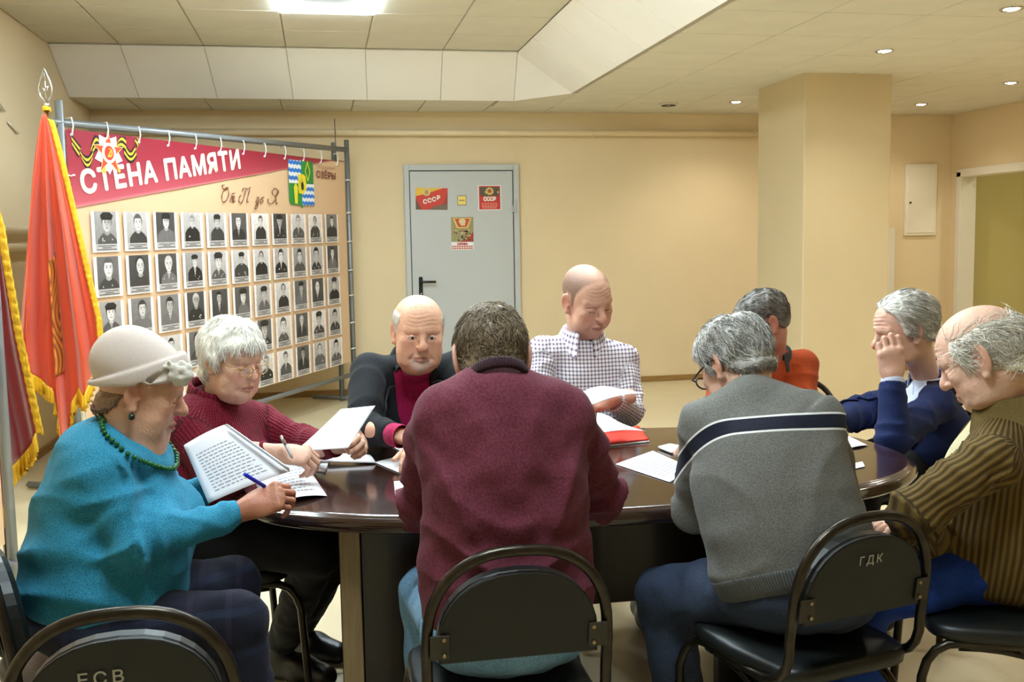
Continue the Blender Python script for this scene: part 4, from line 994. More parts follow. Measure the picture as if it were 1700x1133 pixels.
# ------------------------------------------------------------------ garments
def frame3(P):
    rt = unit(P['shR']-P['shL']); up = unit(P['nb']-P['pel']); fw = unit(np.cross(up, rt)); rt = unit(np.cross(fw, up)); return np.stack([rt, fw, up], 1)
def torso_field(p, P, grow=0.):
    R = P['R']; z = P.get('size', {}); up = R[:, 2]
    hw, hd = z.get('hip', (.18, .135)); bw, bd = z.get('bel', (.175, .13)); cw, cd_ = z.get('che', (.185, .125))
    d = ell(p, P['pel']+up*.05, (hw+grow, hd+grow, .15+grow*.8), R)
    d = smin(d, ell(p, P['bel'], (bw+grow, bd+grow, .17), P['Rb']), .07)
    d = smin(d, ell(p, P['che'], (cw+grow, cd_+grow, .19), P['Rc']), .07)
    for s in 'LR': d = smin(d, rc(p, P.get('cnb', P['nb'])-up*.035, P['sh'+s]-up*.004, .064+grow, .060+grow), .06)
    if 'bust' in z:
        for s in (-1, 1): d = smin(d, sph(p, P['che']+R@V(s*.075, cd_-.03, -.05), z['bust']+grow), .06)
    return d
def arm_field(p, P, s, grow=0.):
    r1, r2, r3 = P.get('arm', (.060, .052, .040)); A_, B_, C_ = P['sh'+s], P['el'+s], P['wr'+s]
    d = rc(p, A_, B_, r1+grow, r2+grow); d = smin(d, rc(p, B_, C_, r2*.97+grow, r3+grow), .02)
    return d
def cap_plane(p, c, n): return (p-np.asarray(c, f32)) @ np.asarray(n, f32)
def top_field(p, P, grow=0., folds=1.):
    d = torso_field(p, P, grow)
    for s in 'LR':
        a = arm_field(p, P, s, grow)
        k = P.get('blend', .020)
        d = smin(d, a, k)
    # wrinkles: across the waist, pulled from the armpits, gathered at the elbows
    if folds:
        R_ = P['R'].astype(f32); c = np.asarray(P['bel'], f32); q = (p-c) @ R_; lat, h_ = q[:, 0], q[:, 2]; sd = P['seed']
        f = P.get('fold', .006)*folds
        rid = lambda ph: 1-2*np.abs(np.sin(ph*.5))**.8
        tor = np.exp(-(np.maximum(0, np.abs(lat)-.16)/.06)**2)
        d = d-f*.8*rid(h_*62+2.6*np.sin(lat*8+sd)+1.6*np.sin(lat*19+2*sd))*np.exp(-((h_+.04)/.11)**2)*(.5+.5*np.sin(lat*11+sd*2+h_*9))*tor
        for sg in (-1, 1):
            u_ = lat*sg; ph = (h_*.75-u_*.66)*48+1.9*np.sin((h_*.66+u_*.75)*13+sd)
            d = d-f*.75*rid(ph)*np.exp(-((u_-.10)/.08)**2-((h_-.14)/.13)**2)
        d = d-f*.55*wob(p, 19, sd)-f*.25*wob(p, 47, sd+2)
        for s in 'LR':
            A_, B_, C__ = P['sh'+s], P['el'+s], P['wr'+s]; a1, a2 = unit(B_-A_), unit(C__-B_); L1 = np.linalg.norm(B_-A_)
            near = np.exp(-(np.maximum(0, arm_field(p, P, s, grow))/.03)**2)
            t1 = cap_plane(p, A_, a1)-L1; t2 = cap_plane(p, B_, a2); t = np.where(t2 > 0, t2, t1); bend = cap_plane(p, B_, unit(a1-a2))
            d = d-f*1.05*near*rid(t*92+1.6*np.sin(bend*40+sd)+1.2*np.sin(p[:, 2]*24+sd))*(np.exp(-(t/.075)**2)+.35*np.exp(-((t2-.17)/.08)**2))
            d = d-f*.7*near*rid(t1*60+2*np.sin(p[:, 2]*22+sd*3))*np.exp(-((t1+L1*.72)/.09)**2)
    hem = P.get('hem', -.045); hn = P['R'][:, 2]
    d = smax(d, -(cap_plane(p, P['pel'], hn)-hem), .012)
    for s in 'LR':
        ax = unit(P['wr'+s]-P['el'+s]); d = np.where(nrm(p-np.asarray(P['wr'+s], f32)) < .10, smax(d, cap_plane(p, P['wr'+s]-ax*P.get('cuff', .0), ax), .008), d)
    if 'scoop' in P: d = smax(d, -ell(p, P['nb']+P['R']@V(*P['scoop'][0]), P['scoop'][1], P['R']), .012)
    nk = unit(P['hc']-P['nb']); 
    d = smax(d, -smax(rc(p, P['nb']+nk*.0, P['nb']+nk*.2, P.get('neckr', .062)-.004, P.get('neckr', .062)+.02), -cap_plane(p, P['nb']+nk*P.get('nhole', .034), nk), .01), .01)
    return d
def leg_field(p, P, grow=0.):
    R = P['R']; hw, hd = P.get('size', {}).get('hip', (.18, .135)); lr = P.get('leg', (.086, .066, .052)); d = None
    Rp = basis(np.array([R[0, 1], R[1, 1], 0]))
    d = ell(p, P['pel']-V(0, 0, .0), (hw-.006+grow, hd+.0+grow, .105+grow), Rp)
    for s, sg in (('L', -1), ('R', 1)):
        hip = P['pel']+Rp@V(sg*.085, .03, -.02)
        e = smin(rc(p, hip, P['kn'+s], lr[0]+grow, lr[1]+grow), rc(p, P['kn'+s], P['an'+s], lr[1]*.97+grow, lr[2]+grow), .03)
        d = smin(d, e, .05)
    d = d-.004*wob(p, 26, P['seed']+1)-.003*wob(p, 55, P['seed'])
    return d

def bounds(pts, pad): a = np.array(pts); return a.min(0)-pad, a.max(0)+pad
def cloth_uv(v, P):
    """coordinates that run along the cloth: tu across, tv along; arm = 1 on sleeves"""
    R = P['R']; q = (v-P['che']) @ R; dt = torso_field(v, P); da = {s: arm_field(v, P, s) for s in 'LR'}
    ang = np.arctan2(q[:, 0], q[:, 1]*1.35); tu = q[:, 0].copy() if P.get('planar') else ang*.165; tv = q[:, 2].copy(); arm = np.zeros(len(v))
    for s in 'LR':
        m_ = (da[s] < dt-.004) & (da[s] <= da['R' if s == 'L' else 'L'])
        for a, b, base in ((P['sh'+s], P['el'+s], 0), (P['el'+s], P['wr'+s], np.linalg.norm(P['el'+s]-P['sh'+s]))):
            ax = unit(b-a); Bm = basis(ax, R[:, 2] if abs(ax@R[:, 2]) < .9 else R[:, 1]); w_ = (v-a) @ Bm
            t = w_[:, 1]; L_ = np.linalg.norm(b-a)
            mm = m_ & ((t <= L_) if base == 0 else (((v-P['el'+s]) @ unit(P['wr'+s]-P['el'+s])) > 0) & (((v-P['sh'+s]) @ unit(P['el'+s]-P['sh'+s])) > L_*0+np.linalg.norm(P['el'+s]-P['sh'+s])*.93))
            tu = np.where(mm, np.arctan2(w_[:, 0], w_[:, 2])*.055, tu); tv = np.where(mm, -(base+t)+.12, tv)
        arm = np.where(m_, 1, arm)
    return tu, tv, arm, q
# ------------------------------------------------------------------ fabrics
def fabric(name, col, mode='plain', col2=None, rough=.85, period=.0135, bumpd=.0012, sheen=.04, scale=300):
    m = bpy.data.materials.new(name); m.use_nodes = True; nt = m.node_tree; N = nt.nodes; L = nt.links; b = N['Principled BSDF']
    b.inputs['Roughness'].default_value = rough; b.inputs['Sheen Weight'].default_value = sheen; b.inputs['Sheen Roughness'].default_value = .5; b.inputs['Specular IOR Level'].default_value = .25
    tc = N.new('ShaderNodeTexCoord')
    def at_(nm): a = N.new('ShaderNodeAttribute'); a.attribute_name = nm; return a.outputs['Fac']
    def mth(op, x, y=None, z=None):
        q = N.new('ShaderNodeMath'); q.operation = op
        for i, w_ in enumerate((x, y, z)):
            if w_ is None: continue
            if isinstance(w_, (int, float)): q.inputs[i].default_value = w_
            else: L.new(w_, q.inputs[i])
        return q.outputs[0]
    def mixc(f, a, c):
        q = N.new('ShaderNodeMix'); q.data_type = 'RGBA'
        if isinstance(f, (int, float)): q.inputs[0].default_value = f
        else: L.new(f, q.inputs[0])
        for i, w_ in ((6, a), (7, c)):
            if isinstance(w_, tuple): q.inputs[i].default_value = (*srgb(w_), 1)
            else: L.new(w_, q.inputs[i])
        return q.outputs[2]
    def noise(sc, det=3, vec=None):
        n = N.new('ShaderNodeTexNoise'); n.inputs['Scale'].default_value = sc; n.inputs['Detail'].default_value = det; L.new(vec or tc.outputs['Object'], n.inputs['Vector']); return n.outputs['Fac']
    def contrast(x, lo, hi):
        r = N.new('ShaderNodeMapRange'); r.inputs[1].default_value = lo; r.inputs[2].default_value = hi; r.clamp = True; L.new(x, r.inputs[0]); return r.outputs[0]
    dark = tuple(c*.72 for c in col); fine = noise(scale); height = fine
    if mode in ('plain', 'melange', 'stripe'):
        c = mixc(contrast(fine, .35, .65), col, col2 or tuple(min(255, x*1.18) for x in col))
        if mode == 'stripe':
            bd = mth('ABSOLUTE', at_('band')); c = mixc(mth('LESS_THAN', bd, .0215), c, (228, 228, 224)); c = mixc(mth('LESS_THAN', bd, .0165), c, (26, 28, 44))
    if mode in ('rib', 'knit'):
        s = mth('SINE', mth('MULTIPLY', at_('tu'), 2*PI/period)); h_ = mth('MULTIPLY_ADD', s, .5, .5)
        if mode == 'knit': 
            s2 = mth('SINE', mth('MULTIPLY', at_('tv'), 2*PI/(period*.7))); h_ = mth('MULTIPLY', h_, mth('MULTIPLY_ADD', s2, .3, .7))
        c = mixc(contrast(h_, .1, .8), col2 or dark, col); c = mixc(mth('MULTIPLY', contrast(fine, .3, .7), .3), c, dark)
        height = mth('ADD', h_, mth('MULTIPLY', fine, .25)); 
    if mode == 'check':
        def line(a): return mth('GREATER_THAN', mth('SINE', mth('MULTIPLY', at_(a), 2*PI/period)), .25)
        l1, l2 = line('tu'), line('tv'); c = mixc(mth('MULTIPLY', mth('ADD', l1, l2), .5), (240, 238, 240), col)
    if mode == 'jeans':
        c = mixc(contrast(noise(9), .3, .7), col, col2); c = mixc(mth('MULTIPLY', contrast(fine, .35, .65), .35), c, tuple(min(255, x*1.5) for x in col2))
    if mode == 'plaid':
        sp = N.new('ShaderNodeSeparateXYZ'); L.new(tc.outputs['Object'], sp.inputs[0])
        c = mixc(contrast(noise(14), .3, .7), col, col2)
        for o_, sc, cc in ((sp.outputs[0], 75, (46, 38, 58)), (sp.outputs[2], 68, (34, 44, 66))):
            c = mixc(mth('MULTIPLY', mth('GREATER_THAN', mth('SINE', mth('MULTIPLY', o_, sc)), .86), .55), c, cc)
    L.new(c, b.inputs['Base Color'])
    bp_ = N.new('ShaderNodeBump'); bp_.inputs['Distance'].default_value = bumpd; bp_.inputs['Strength'].default_value = 1; L.new(height, bp_.inputs['Height']); L.new(bp_.outputs[0], b.inputs['Normal'])
    MATS[name] = m
fabric('teal_melange', (24, 108, 140), 'melange', (58, 148, 178), scale=420)
fabric('burgundy_knit', (136, 20, 44), 'knit', (92, 8, 28), period=.011, bumpd=.002)
fabric('black_wool', (20, 22, 26), 'plain', (30, 32, 36)); fabric('fuchsia_knit', (150, 14, 66), 'plain', (176, 26, 84))
fabric('checked_cotton', (112, 84, 112), 'check', period=.0138, bumpd=.0003, sheen=0)
fabric('orange_fleece', (160, 60, 20), 'melange', (178, 76, 30)); fabric('dark_collar', (50, 52, 50), 'plain')
fabric('navy_wool', (12, 24, 62), 'plain', (20, 36, 84)); fabric('pale_shirt', (196, 204, 226), 'plain', (214, 220, 238), sheen=0)
fabric('olive_plain', (96, 78, 38), 'plain', (110, 90, 46)); fabric('olive_rib', (118, 94, 46), 'rib', (70, 52, 20), period=.0165, bumpd=.003); fabric('cream_knit', (226, 216, 176), 'rib', (190, 176, 130), period=.012)
fabric('grey_melange', (92, 91, 87), 'stripe', (126, 125, 119), scale=380); fabric('grey_ribbing', (104, 106, 104), 'rib', (74, 76, 76), period=.007)
fabric('burgundy_cotton', (88, 34, 48), 'plain', (108, 48, 62), scale=200, bumpd=.0006); fabric('burgundy_ribbing', (50, 14, 26), 'rib', (34, 8, 16), period=.006)
fabric('light_jeans', (84, 124, 164), 'jeans', (116, 152, 186)); fabric('blue_jeans', (34, 40, 54), 'jeans', (50, 60, 80)); fabric('bright_jeans', (16, 42, 116), 'jeans', (28, 60, 140))
fabric('black_cloth', (14, 14, 16), 'plain'); fabric('dark_plaid', (20, 22, 34), 'plaid', (28, 28, 44)); fabric('grey_cloth', (52, 54, 60), 'plain')
fabric('felt', (196, 180, 170), 'plain', (206, 192, 182), scale=500, bumpd=.0004, sheen=.1); fabric('felt_pale', (206, 200, 190), 'plain', (222, 216, 206), scale=500)
mat('skin', (255, 255, 255), .46, attr='Col', bump=(160, .0012), sss=.05, spec=.35)
mat('hair', (255, 255, 255), .45, attr='Col', noise=(120, .08), spec=.5)
mat('eye_white', (222, 214, 206), .15); mat('iris', (70, 74, 70), .15); mat('pupil', (8, 8, 8), .1)
mat('shoe_leather', (22, 20, 20), .35); mat('gold_wire', (206, 168, 96), .25, metal=1); mat('dark_frame', (24, 20, 18), .3)
mat('lens', (255, 255, 255), .05, spec=.5); MATS['lens'].node_tree.nodes['Principled BSDF'].inputs['Alpha'].default_value = .07; mat('green_bead', (20, 92, 36), .15); mat('dark_bead', (20, 40, 34), .12)
fabric('maroon_wool', (40, 14, 18), 'plain'); mat('skin_nail', (214, 170, 150), .3)

def W(x, y, z): return V(x, y, z)
def person(label, P, top, legs, inner=None):
    for k, v_ in list(P.items()):
        if isinstance(v_, tuple) and len(v_) == 3 and k in ('pel', 'bel', 'che', 'nb', 'hc', 'shL', 'shR', 'elL', 'elR', 'wrL', 'wrR', 'knL', 'knR', 'anL', 'anR'): P[k] = at(*v_)
    P['R'] = frame3(P)
    if 'cshift' in P: P['cnb'] = P['nb']+P['R']@V(*P['cshift'])
    for k, a, b in (('Rb', 'pel', 'che'), ('Rc', 'bel', 'nb')):
        up = unit(P[b]-P[a]); fw = unit(np.cross(up, P['R'][:, 0])); P[k] = np.stack([np.cross(fw, up), fw, up], 1)
    H = P['head']; hs = H.get('scale', 1.)
    Rh = basis(unit(V(*P['hf'])), unit(V(*P.get('hup', (0, 0, 1)))))
    P['Rh'], P['hs'] = Rh, hs; hc = P['hc']
    t = thing('person', label, 'person', (float(P['pel'][0]), float(P['pel'][1]), 0)); P['t'] = t
    toL = lambda w_: ((w_-hc) @ Rh)/hs
    nbl = toL(P['nb']-unit(P['hc']-P['nb'])*.02-P['R'][:, 2]*.02+P['R'][:, 1]*.012)
    def hfield(q):
        d = head_field(q, H)
        if 'bib' in H: d = smin(d, rc(q, nbl, toL(P['nb']+P['R']@V(0, .045, -.045)), .062, .058), .03)
        return smin(d, rc(q, (0, -.020, -.050), nbl, H.get('neck', .056), H.get('neck', .056)-.014), .03)
    lo = np.minimum([-.098, -.125, -.14], nbl-.075); hi = np.maximum([.098, .135, .135], nbl+.075)
    hv, hq = surf(hfield, lo, hi, H.get('res', .0027)); nn_ = normals(hv, hq)
    V_, Q_, C_ = [hv*hs @ Rh.T+hc], [hq], [head_cols(hv, H, nn_)]
    # hands
    skin = np.array(srgb(P.get('hand', H['skin'])))
    for s in 'LR':
        hd_ = P.get('h'+s, {}); dr_ = unit(hd_.get('dir', P['wr'+s]-P['el'+s])); bk = hd_.get('back', (0, 0, 1)); Bh = basis(dr_, bk)
        sx_ = 1 if s == 'L' else -1          # thumb side
        Bh = Bh.copy(); Bh[:, 0] *= sx_; o_ = P['wr'+s]+dr_*.012; sc = hd_.get('scale', 1.); cu, thb = hd_.get('curl', 'relaxed'), hd_.get('thumb', 'out')
        v_, q_ = surf(lambda q: hand_field(q, cu, thb), (-.065, -.10, -.115), (.085, .20, .05), .0027)
        if sx_ < 0: q_ = q_[:, ::-1]
        base = np.tile(skin, (len(v_), 1)); red = np.array(srgb(H.get('red', (204, 118, 98))))
        kn = .25*(.5+.5*wob(v_, 60))[:, None]; base = base*(1-kn)+red*kn
        V_.append(v_*sc @ Bh.T+o_); Q_.append(q_); C_.append(base)
        P['B'+s], P['o'+s] = Bh, o_
    # core joining head, trunk and limbs under the clothes
    js = [P[k] for k in ('pel', 'nb', 'shL', 'shR', 'elL', 'elR', 'wrL', 'wrR', 'knL', 'knR', 'anL', 'anR')]
    lo, hi = bounds(js, .2)
    def core(p):
        d = smin(torso_field(p, P, -.055), leg_field(p, P, -.034), .02)
        for s in 'LR': d = smin(d, arm_field(p, P, s, -.027), .03)
        return d
    v_, q_ = surf(core, lo, hi, .017); V_.append(v_); Q_.append(q_); C_.append(np.tile(np.array(srgb(H['skin'])), (len(v_), 1)))
    off = np.cumsum([0]+[len(a) for a in V_[:-1]])
    link('body', npmesh('body', np.concatenate(V_), np.concatenate([a+b for a, b in zip(Q_, off)]), np.concatenate(C_)), 'skin', t)
    # top garment
    js = [P[k] for k in ('pel', 'bel', 'che', 'nb', 'shL', 'shR', 'elL', 'elR', 'wrL', 'wrR')]; lo, hi = bounds(js, .22)
    Vc = P.get('vcut')
    def vopen(p, w0=0.):
        q = (p-np.asarray(P['che'], f32)) @ P['R'].astype(f32); zb, sl = Vc; xe = .010+np.minimum(np.maximum(0, q[:, 2]-zb)*sl, P.get('vmax', .048))+w0
        return np.maximum(np.maximum((np.abs(q[:, 0])-xe)*.9, np.maximum(-q[:, 1]+.02, q[:, 1]-.20)), zb-q[:, 2])
    def tf(p):
        d = top_field(p, P, 0.)
        return smax(d, -vopen(p), .006) if Vc else d
    v_, q_ = surf(tf, lo, hi, P.get('res', .0066)); v_ = v_.astype(float)
    tu, tv, arm, tq = cloth_uv(v_, P); at_ = dict(tu=tu, tv=tv)
    if 'band' in P: at_['band'] = P['band'](v_, P, arm, tq)
    g = link(top[0], npmesh(top[0], v_, q_, attrs=at_), top[1], t); P['top'] = g
    if 'hemband' in P:
        hm, hh = P['hemband']; h0 = P.get('hem', -.045)
        def hbf(p):
            z_ = cap_plane(p, P['pel'], P['R'][:, 2]); return smax(smax(np.abs(top_field(p, P, -.006, .5))-.009, z_-h0-hh, .004), -(z_-h0+.012), .006)
        P2 = dict(P); v_, q_ = surf(hbf, P['pel']-.26, P['pel']+.26, .0055); v_ = v_.astype(float); tu, tv, _, _ = cloth_uv(v_, P)
        link('hem_band', npmesh('hem_band', v_, q_, attrs=dict(tu=tu, tv=tv)), hm, g)
    if inner:
        def inf(p): return smax(torso_field(p, P, -.012), -(cap_plane(p, P['pel'], P['R'][:, 2])-.02), .01)
        lo2, hi2 = bounds([P[k] for k in ('pel', 'che', 'nb', 'shL', 'shR')], .2)
        v_, q_ = surf(inf, lo2, hi2, .009); v_ = v_.astype(float); tu, tv, _, _ = cloth_uv(v_, P)
        link(inner[0], npmesh(inner[0], v_, q_, attrs=dict(tu=tu, tv=tv)), inner[1], t)
        # lapels follow the opening
        if P.get('lapel'):
            def lf(p):
                d = np.abs(top_field(p, P, .007))-.0035
                q = (p-np.asarray(P['che'], f32)) @ P['R'].astype(f32); zb, sl = Vc
                xe = .010+np.minimum(np.maximum(0, q[:, 2]-zb)*sl, P.get('vmax', .048)); u_ = np.abs(q[:, 0])-xe; wd = P['lapel']*np.clip((q[:, 2]-zb+.02)/.12, .05, 1)
                return smax(smax(d, np.maximum(-u_+.001, u_-wd), .003), np.maximum(-q[:, 1]+.0, np.maximum(zb-q[:, 2], q[:, 2]-.19)), .003)
            v_, q_ = surf(lf, lo2, hi2, .005); 
            if len(v_): link('lapel', npmesh('lapel', v_, q_, attrs=dict(tu=v_[:, 0], tv=v_[:, 2])), top[1], g)
    # trousers and shoes
    js = [P[k] for k in ('pel', 'knL', 'knR', 'anL', 'anR')]; lo, hi = bounds(js, .24)
    def lf(p):
        d = leg_field(p, P); d = smax(d, cap_plane(p, P['pel'], P['R'][:, 2])-.12, .01)
        for s in 'LR':
            ax = unit(P['an'+s]-P['kn'+s]); d = np.where(nrm(p-np.asarray(P['an'+s], f32)) < .13, smax(d, cap_plane(p, P['an'+s], ax), .006), d)
        return d
    v_, q_ = surf(lf, lo, hi, .009); link('trousers', npmesh('trousers', v_, q_), legs, t)
    Rp = basis(np.array([P['R'][0, 1], P['R'][1, 1], 0]))
    for s in 'LR':
        a = P['an'+s]; fd = Rp[:, 1]; hl = V(a[0], a[1], .045)-fd*.03; toe = hl+fd*.19
        def sf(p):
            d = smin(rc(p, hl, hl+fd*.10, .043, .046), rc(p, hl+fd*.10, toe-V(0, 0, .008), .047, .036), .02); d = smin(d, rc(p, hl+V(0, 0, .01), a, .040, .036), .03)
            return smax(d, -p[:, 2]+.002, .006)
        lo, hi = bounds([hl, toe, a], .07); v_, q_ = surf(sf, lo, hi, .006); link('shoe', npmesh('shoe', v_, q_), 'shoe_leather', t)
    # hair
    A = H.get('hair')
    if A:
        v_, q_ = surf(lambda q: hair_field(q, A), (-.115, -.145, -.13), (.115, .135, .155), .0033); mk = hair_mask(v_, A)
        keep = mk[q_].max(1) > .06; q_ = q_[keep]
        cc = np.array([srgb(c) for c in A['cols']]); pw = np.array(A.get('pc', [1/len(cc)]*len(cc))); mean = (cc*pw[:, None]).sum(0)
        k = .5+.5*wob(v_, 140, 3); cols = mean*(A.get('base', .72)+.4*k[:, None])
        used = np.unique(q_); remap = np.full(len(v_), -1); remap[used] = np.arange(len(used)); n_ = normals(v_, q_)
        hw_ = [v_[used]*hs @ Rh.T+hc]; hqs = [remap[q_]]; hcs = [cols[used]]
        st = strands(v_, n_, mk, A, Rh, hc, hs)
        if st: hw_.append(st[0]); hqs.append(st[1]+len(used)); hcs.append(st[2])
        o = link('hair', npmesh('hair', np.concatenate(hw_), np.concatenate(hqs), np.concatenate(hcs)), 'hair', t)
    if H.get('eyes') == 'open':
        for sx_ in (-1, 1):
            c_ = hc+Rh@(V(sx_*.031, .0735, .0002)*hs); e_ = MB(); Rl = Rh@rotm('X', -PI/2)
            pr = [(.0128*hs*math.sin(a), .0128*hs*math.cos(a)) for a in np.linspace(PI*.98, .01, 14)]
            eye = e_.lathe(pr, 18, c_, Rl).build('eye', 'eye_white', t)
            MB().lathe([(.0056*hs, .0117*hs), (.0045*hs, .0126*hs), (.0005, .0131*hs)], 14, c_, Rl).build('iris', 'iris', eye)
            MB().lathe([(.0026*hs, .0129*hs), (.0005, .0134*hs)], 10, c_, Rl).build('pupil', 'pupil', eye)
    return P
def hp(P, x, y, z): return P['hc']+P['Rh']@(V(x, y, z)*P['hs'])
def neck_frame(P):
    ax = unit(P['hc']-P['nb']); ax = unit(ax*.5+P['R'][:, 2]*.5); fw = P['R'][:, 1]; fw = unit(fw-ax*(fw@ax)); rt = np.cross(fw, ax); return np.stack([rt, fw, ax], 1)
def collar_band(P, name, material, r=.064, h0=-.012, h1=.03, th=.008, ey=1.08, oy=0., parent=None):
    Nf = neck_frame(P); c = P['nb']+Nf[:, 1]*oy+Nf[:, 2]*P.get('collar_up', .018); prof = [(r+.006, h0), (r+th, h0+.006), (r+th*.9, h1-.006), (r+th*.5, h1), (r+.001, h1-.003), (r, h0)]
    mb = MB(); n = 36; vs = []; 
    for rr, z in prof:
        for j in range(n): a = 2*PI*j/n; vs.append(c+Nf@V(rr*math.cos(a), rr*ey*math.sin(a), z))
    k = len(prof); mb.add(vs, [(i*n+j, i*n+(j+1) % n, ((i+1) % k)*n+(j+1) % n, ((i+1) % k)*n+j) for i in range(k) for j in range(n)], True)
    me = mb.mesh(name); 
    for nm, vals in (('tu', [.2*(i % n)/n*2 for i in range(len(vs))]), ('tv', [0]*len(vs))):
        a = me.attributes.new(nm, 'FLOAT', 'POINT'); a.data.foreach_set('value', vals)
    return link(name, me, material, parent or P['t'])
def collar_fold(P, name, material, r=.062, h=.034, drop=.05, flare=.030, point=.03, gap=.45, oy=0., parent=None, th=.004):
    """turned-down collar, open at the front"""
    Nf = neck_frame(P); c = P['nb']+Nf[:, 1]*oy+Nf[:, 2]*P.get('collar_up', .022); n = 40; G = []
    prof = [(0, 0), (.0, .65), (.12, 1.0), (.35, .95), (1, None)]
    for i in range(n+1):
        ph = gap+(2*PI-2*gap)*i/n; f = math.exp(-(min(i, n-i)/n*5)**2); row = []
        for t_, zz in prof:
            z = h*zz if zz is not None else h-(drop+point*f); rr = r+flare*t_
            row.append(c+Nf@V(rr*math.sin(ph), rr*1.06*math.cos(ph), z-.012))
        G.append(row)
    G = np.array(G); du = np.gradient(G, axis=0); dv = np.gradient(G, axis=1); Nn = np.cross(du, dv); Nn /= np.maximum(1e-9, np.linalg.norm(Nn, axis=2, keepdims=True))
    A_, B_ = (G+Nn*th/2).reshape(-1, 3), (G-Nn*th/2).reshape(-1, 3); k = len(prof); m_ = len(A_)
    F = [(i*k+j, i*k+j+1, (i+1)*k+j+1, (i+1)*k+j) for i in range(n) for j in range(k-1)]
    rim = [j for j in range(k)]+[i*k+k-1 for i in range(1, n+1)]+[n*k+j for j in range(k-2, -1, -1)]+[i*k for i in range(n-1, 0, -1)]
    mb = MB().add(np.r_[A_, B_], F+[tuple(x+m_ for x in f[::-1]) for f in F]+[(rim[i], rim[(i+1) % len(rim)], rim[(i+1) % len(rim)]+m_, rim[i]+m_) for i in range(len(rim))], True)
    me = mb.mesh(name)
    for nm, vals in (('tu', [.07*6*(i//k % (n+1))/n for i in range(2*m_)]), ('tv', [(0, .021, .028, .036, .088)[i % k] for i in range(2*m_)])):
        a = me.attributes.new(nm, 'FLOAT', 'POINT'); a.data.foreach_set('value', vals)
    return link(name, me, material, parent or P['t'])
def cuff_ring(P, s, name, material, r=.040, l=.03, fwd=0.):
    ax = unit(P['wr'+s]-P['el'+s]); c = P['wr'+s]+ax*fwd
    return MB().tube([c-ax*.02, c+ax*(l-.006), c+ax*l, c+ax*l], [r, r, r*.96, r*.75], 20).build(name, material, P['t'])
def glasses(P, frame, r=.0009, w_=.0225, h_=.016, tz=.0, full=True, temple=True, lens=True, fr=.0013, yo=.0):
    y0 = .108+yo; g = None; mb = MB()
    for sx_ in (-1, 1):
        pts = [(sx_*.033+w_*math.cos(a)*(1 if abs(math.cos(a)) < .8 else 1), y0-.012*abs(math.cos(a)*sx_+1)*.3, -.003+h_*math.sin(a)) for a in np.linspace(0, 2*PI, 25)[:-1]]
        mb.tube([hp(P, *p) for p in pts], fr, 6, closed=True)
        if temple: mb.tube([hp(P, sx_*.056, y0-.006, .004), hp(P, sx_*.070, y0-.012, .006), hp(P, sx_*.0785, .05, .010), hp(P, sx_*.0825, 0, .014), hp(P, sx_*.080, -.018, .004)], fr*1.15, 6)
    mb.tube([hp(P, -.011, y0, .001), hp(P, 0, y0+.004, .004), hp(P, .011, y0, .001)], fr, 6)
    g = mb.build('spectacles', frame, P['t'])
    if lens:
        for sx_ in (-1, 1):
            ring = [hp(P, sx_*.033+w_*math.cos(a), y0-.003, -.003+h_*math.sin(a)) for a in np.linspace(0, 2*PI, 21)[:-1]]; d_ = P['Rh'][:, 1]*.0012
            MB().add(ring+[q+d_ for q in ring], [tuple(range(20))[::-1], tuple(range(20, 40))]+[(i, (i+1) % 20, 20+(i+1) % 20, 20+i) for i in range(20)]).build('lens', 'lens', g)
    return g
# ------------------------------------------------------------------ the people
down = lambda az, pitch: (math.sin(az)*math.cos(pitch), math.cos(az)*math.cos(pitch), -math.sin(pitch))   # facing: azimuth from +Y clockwise, downward pitch
D = math.radians
back = lambda q: np.stack([q[:, 0]*2, -np.ones(len(q)), -.9+0*q[:, 0]], 1).astype(f32)
sidedown = lambda q: np.stack([q[:, 0]*1.5, -.35-1.5*np.maximum(0, q[:, 2]-.06)*6, -np.ones(len(q))], 1).astype(f32)
crown = lambda q: np.stack([q[:, 0]*14, (q[:, 1]+.055)*12, -.5+0*q[:, 0]], 1).astype(f32)

burg = person('man in a burgundy jumper and jeans seen from behind, leaning over the table', dict(
    hc=(816, 598, 2.25), hf=down(D(4), D(30)), nb=(828, 640, 2.12), shL=(727, 690, 2.13), shR=(944, 690, 2.13), elL=(698, 838, 2.26), elR=(1000, 828, 2.26),
    wrL=W(.29, 2.56, .765), wrR=W(.47, 2.56, .765), che=(836, 765, 2.11), bel=(840, 890, 2.08), pel=W(.372, 2.08, .575), knL=W(.235, 2.48, .51), knR=W(.50, 2.48, .51), anL=W(.23, 2.42, .10), anR=W(.50, 2.42, .10),
    size=dict(hip=(.192, .135), bel=(.186, .128), che=(.188, .125)), arm=(.058, .056, .042), hem=.005, seed=1., blend=.008, fold=.012, neckr=.060,
    head=dict(skin=(214, 168, 144), scale=1.0, ear=1.25, hair=dict(line='short', thick=.008, n=5200, len=.020, cols=[(112, 94, 70), (134, 114, 88), (86, 70, 52), (156, 138, 110)], comb=crown, lift=.55, lift2=.3, curl=.35, r=.0009))),
    ('jumper', 'burgundy_cotton'), 'light_jeans')
collar_band(burg, 'collar', 'burgundy_ribbing', r=.062, h0=-.015, h1=.012)

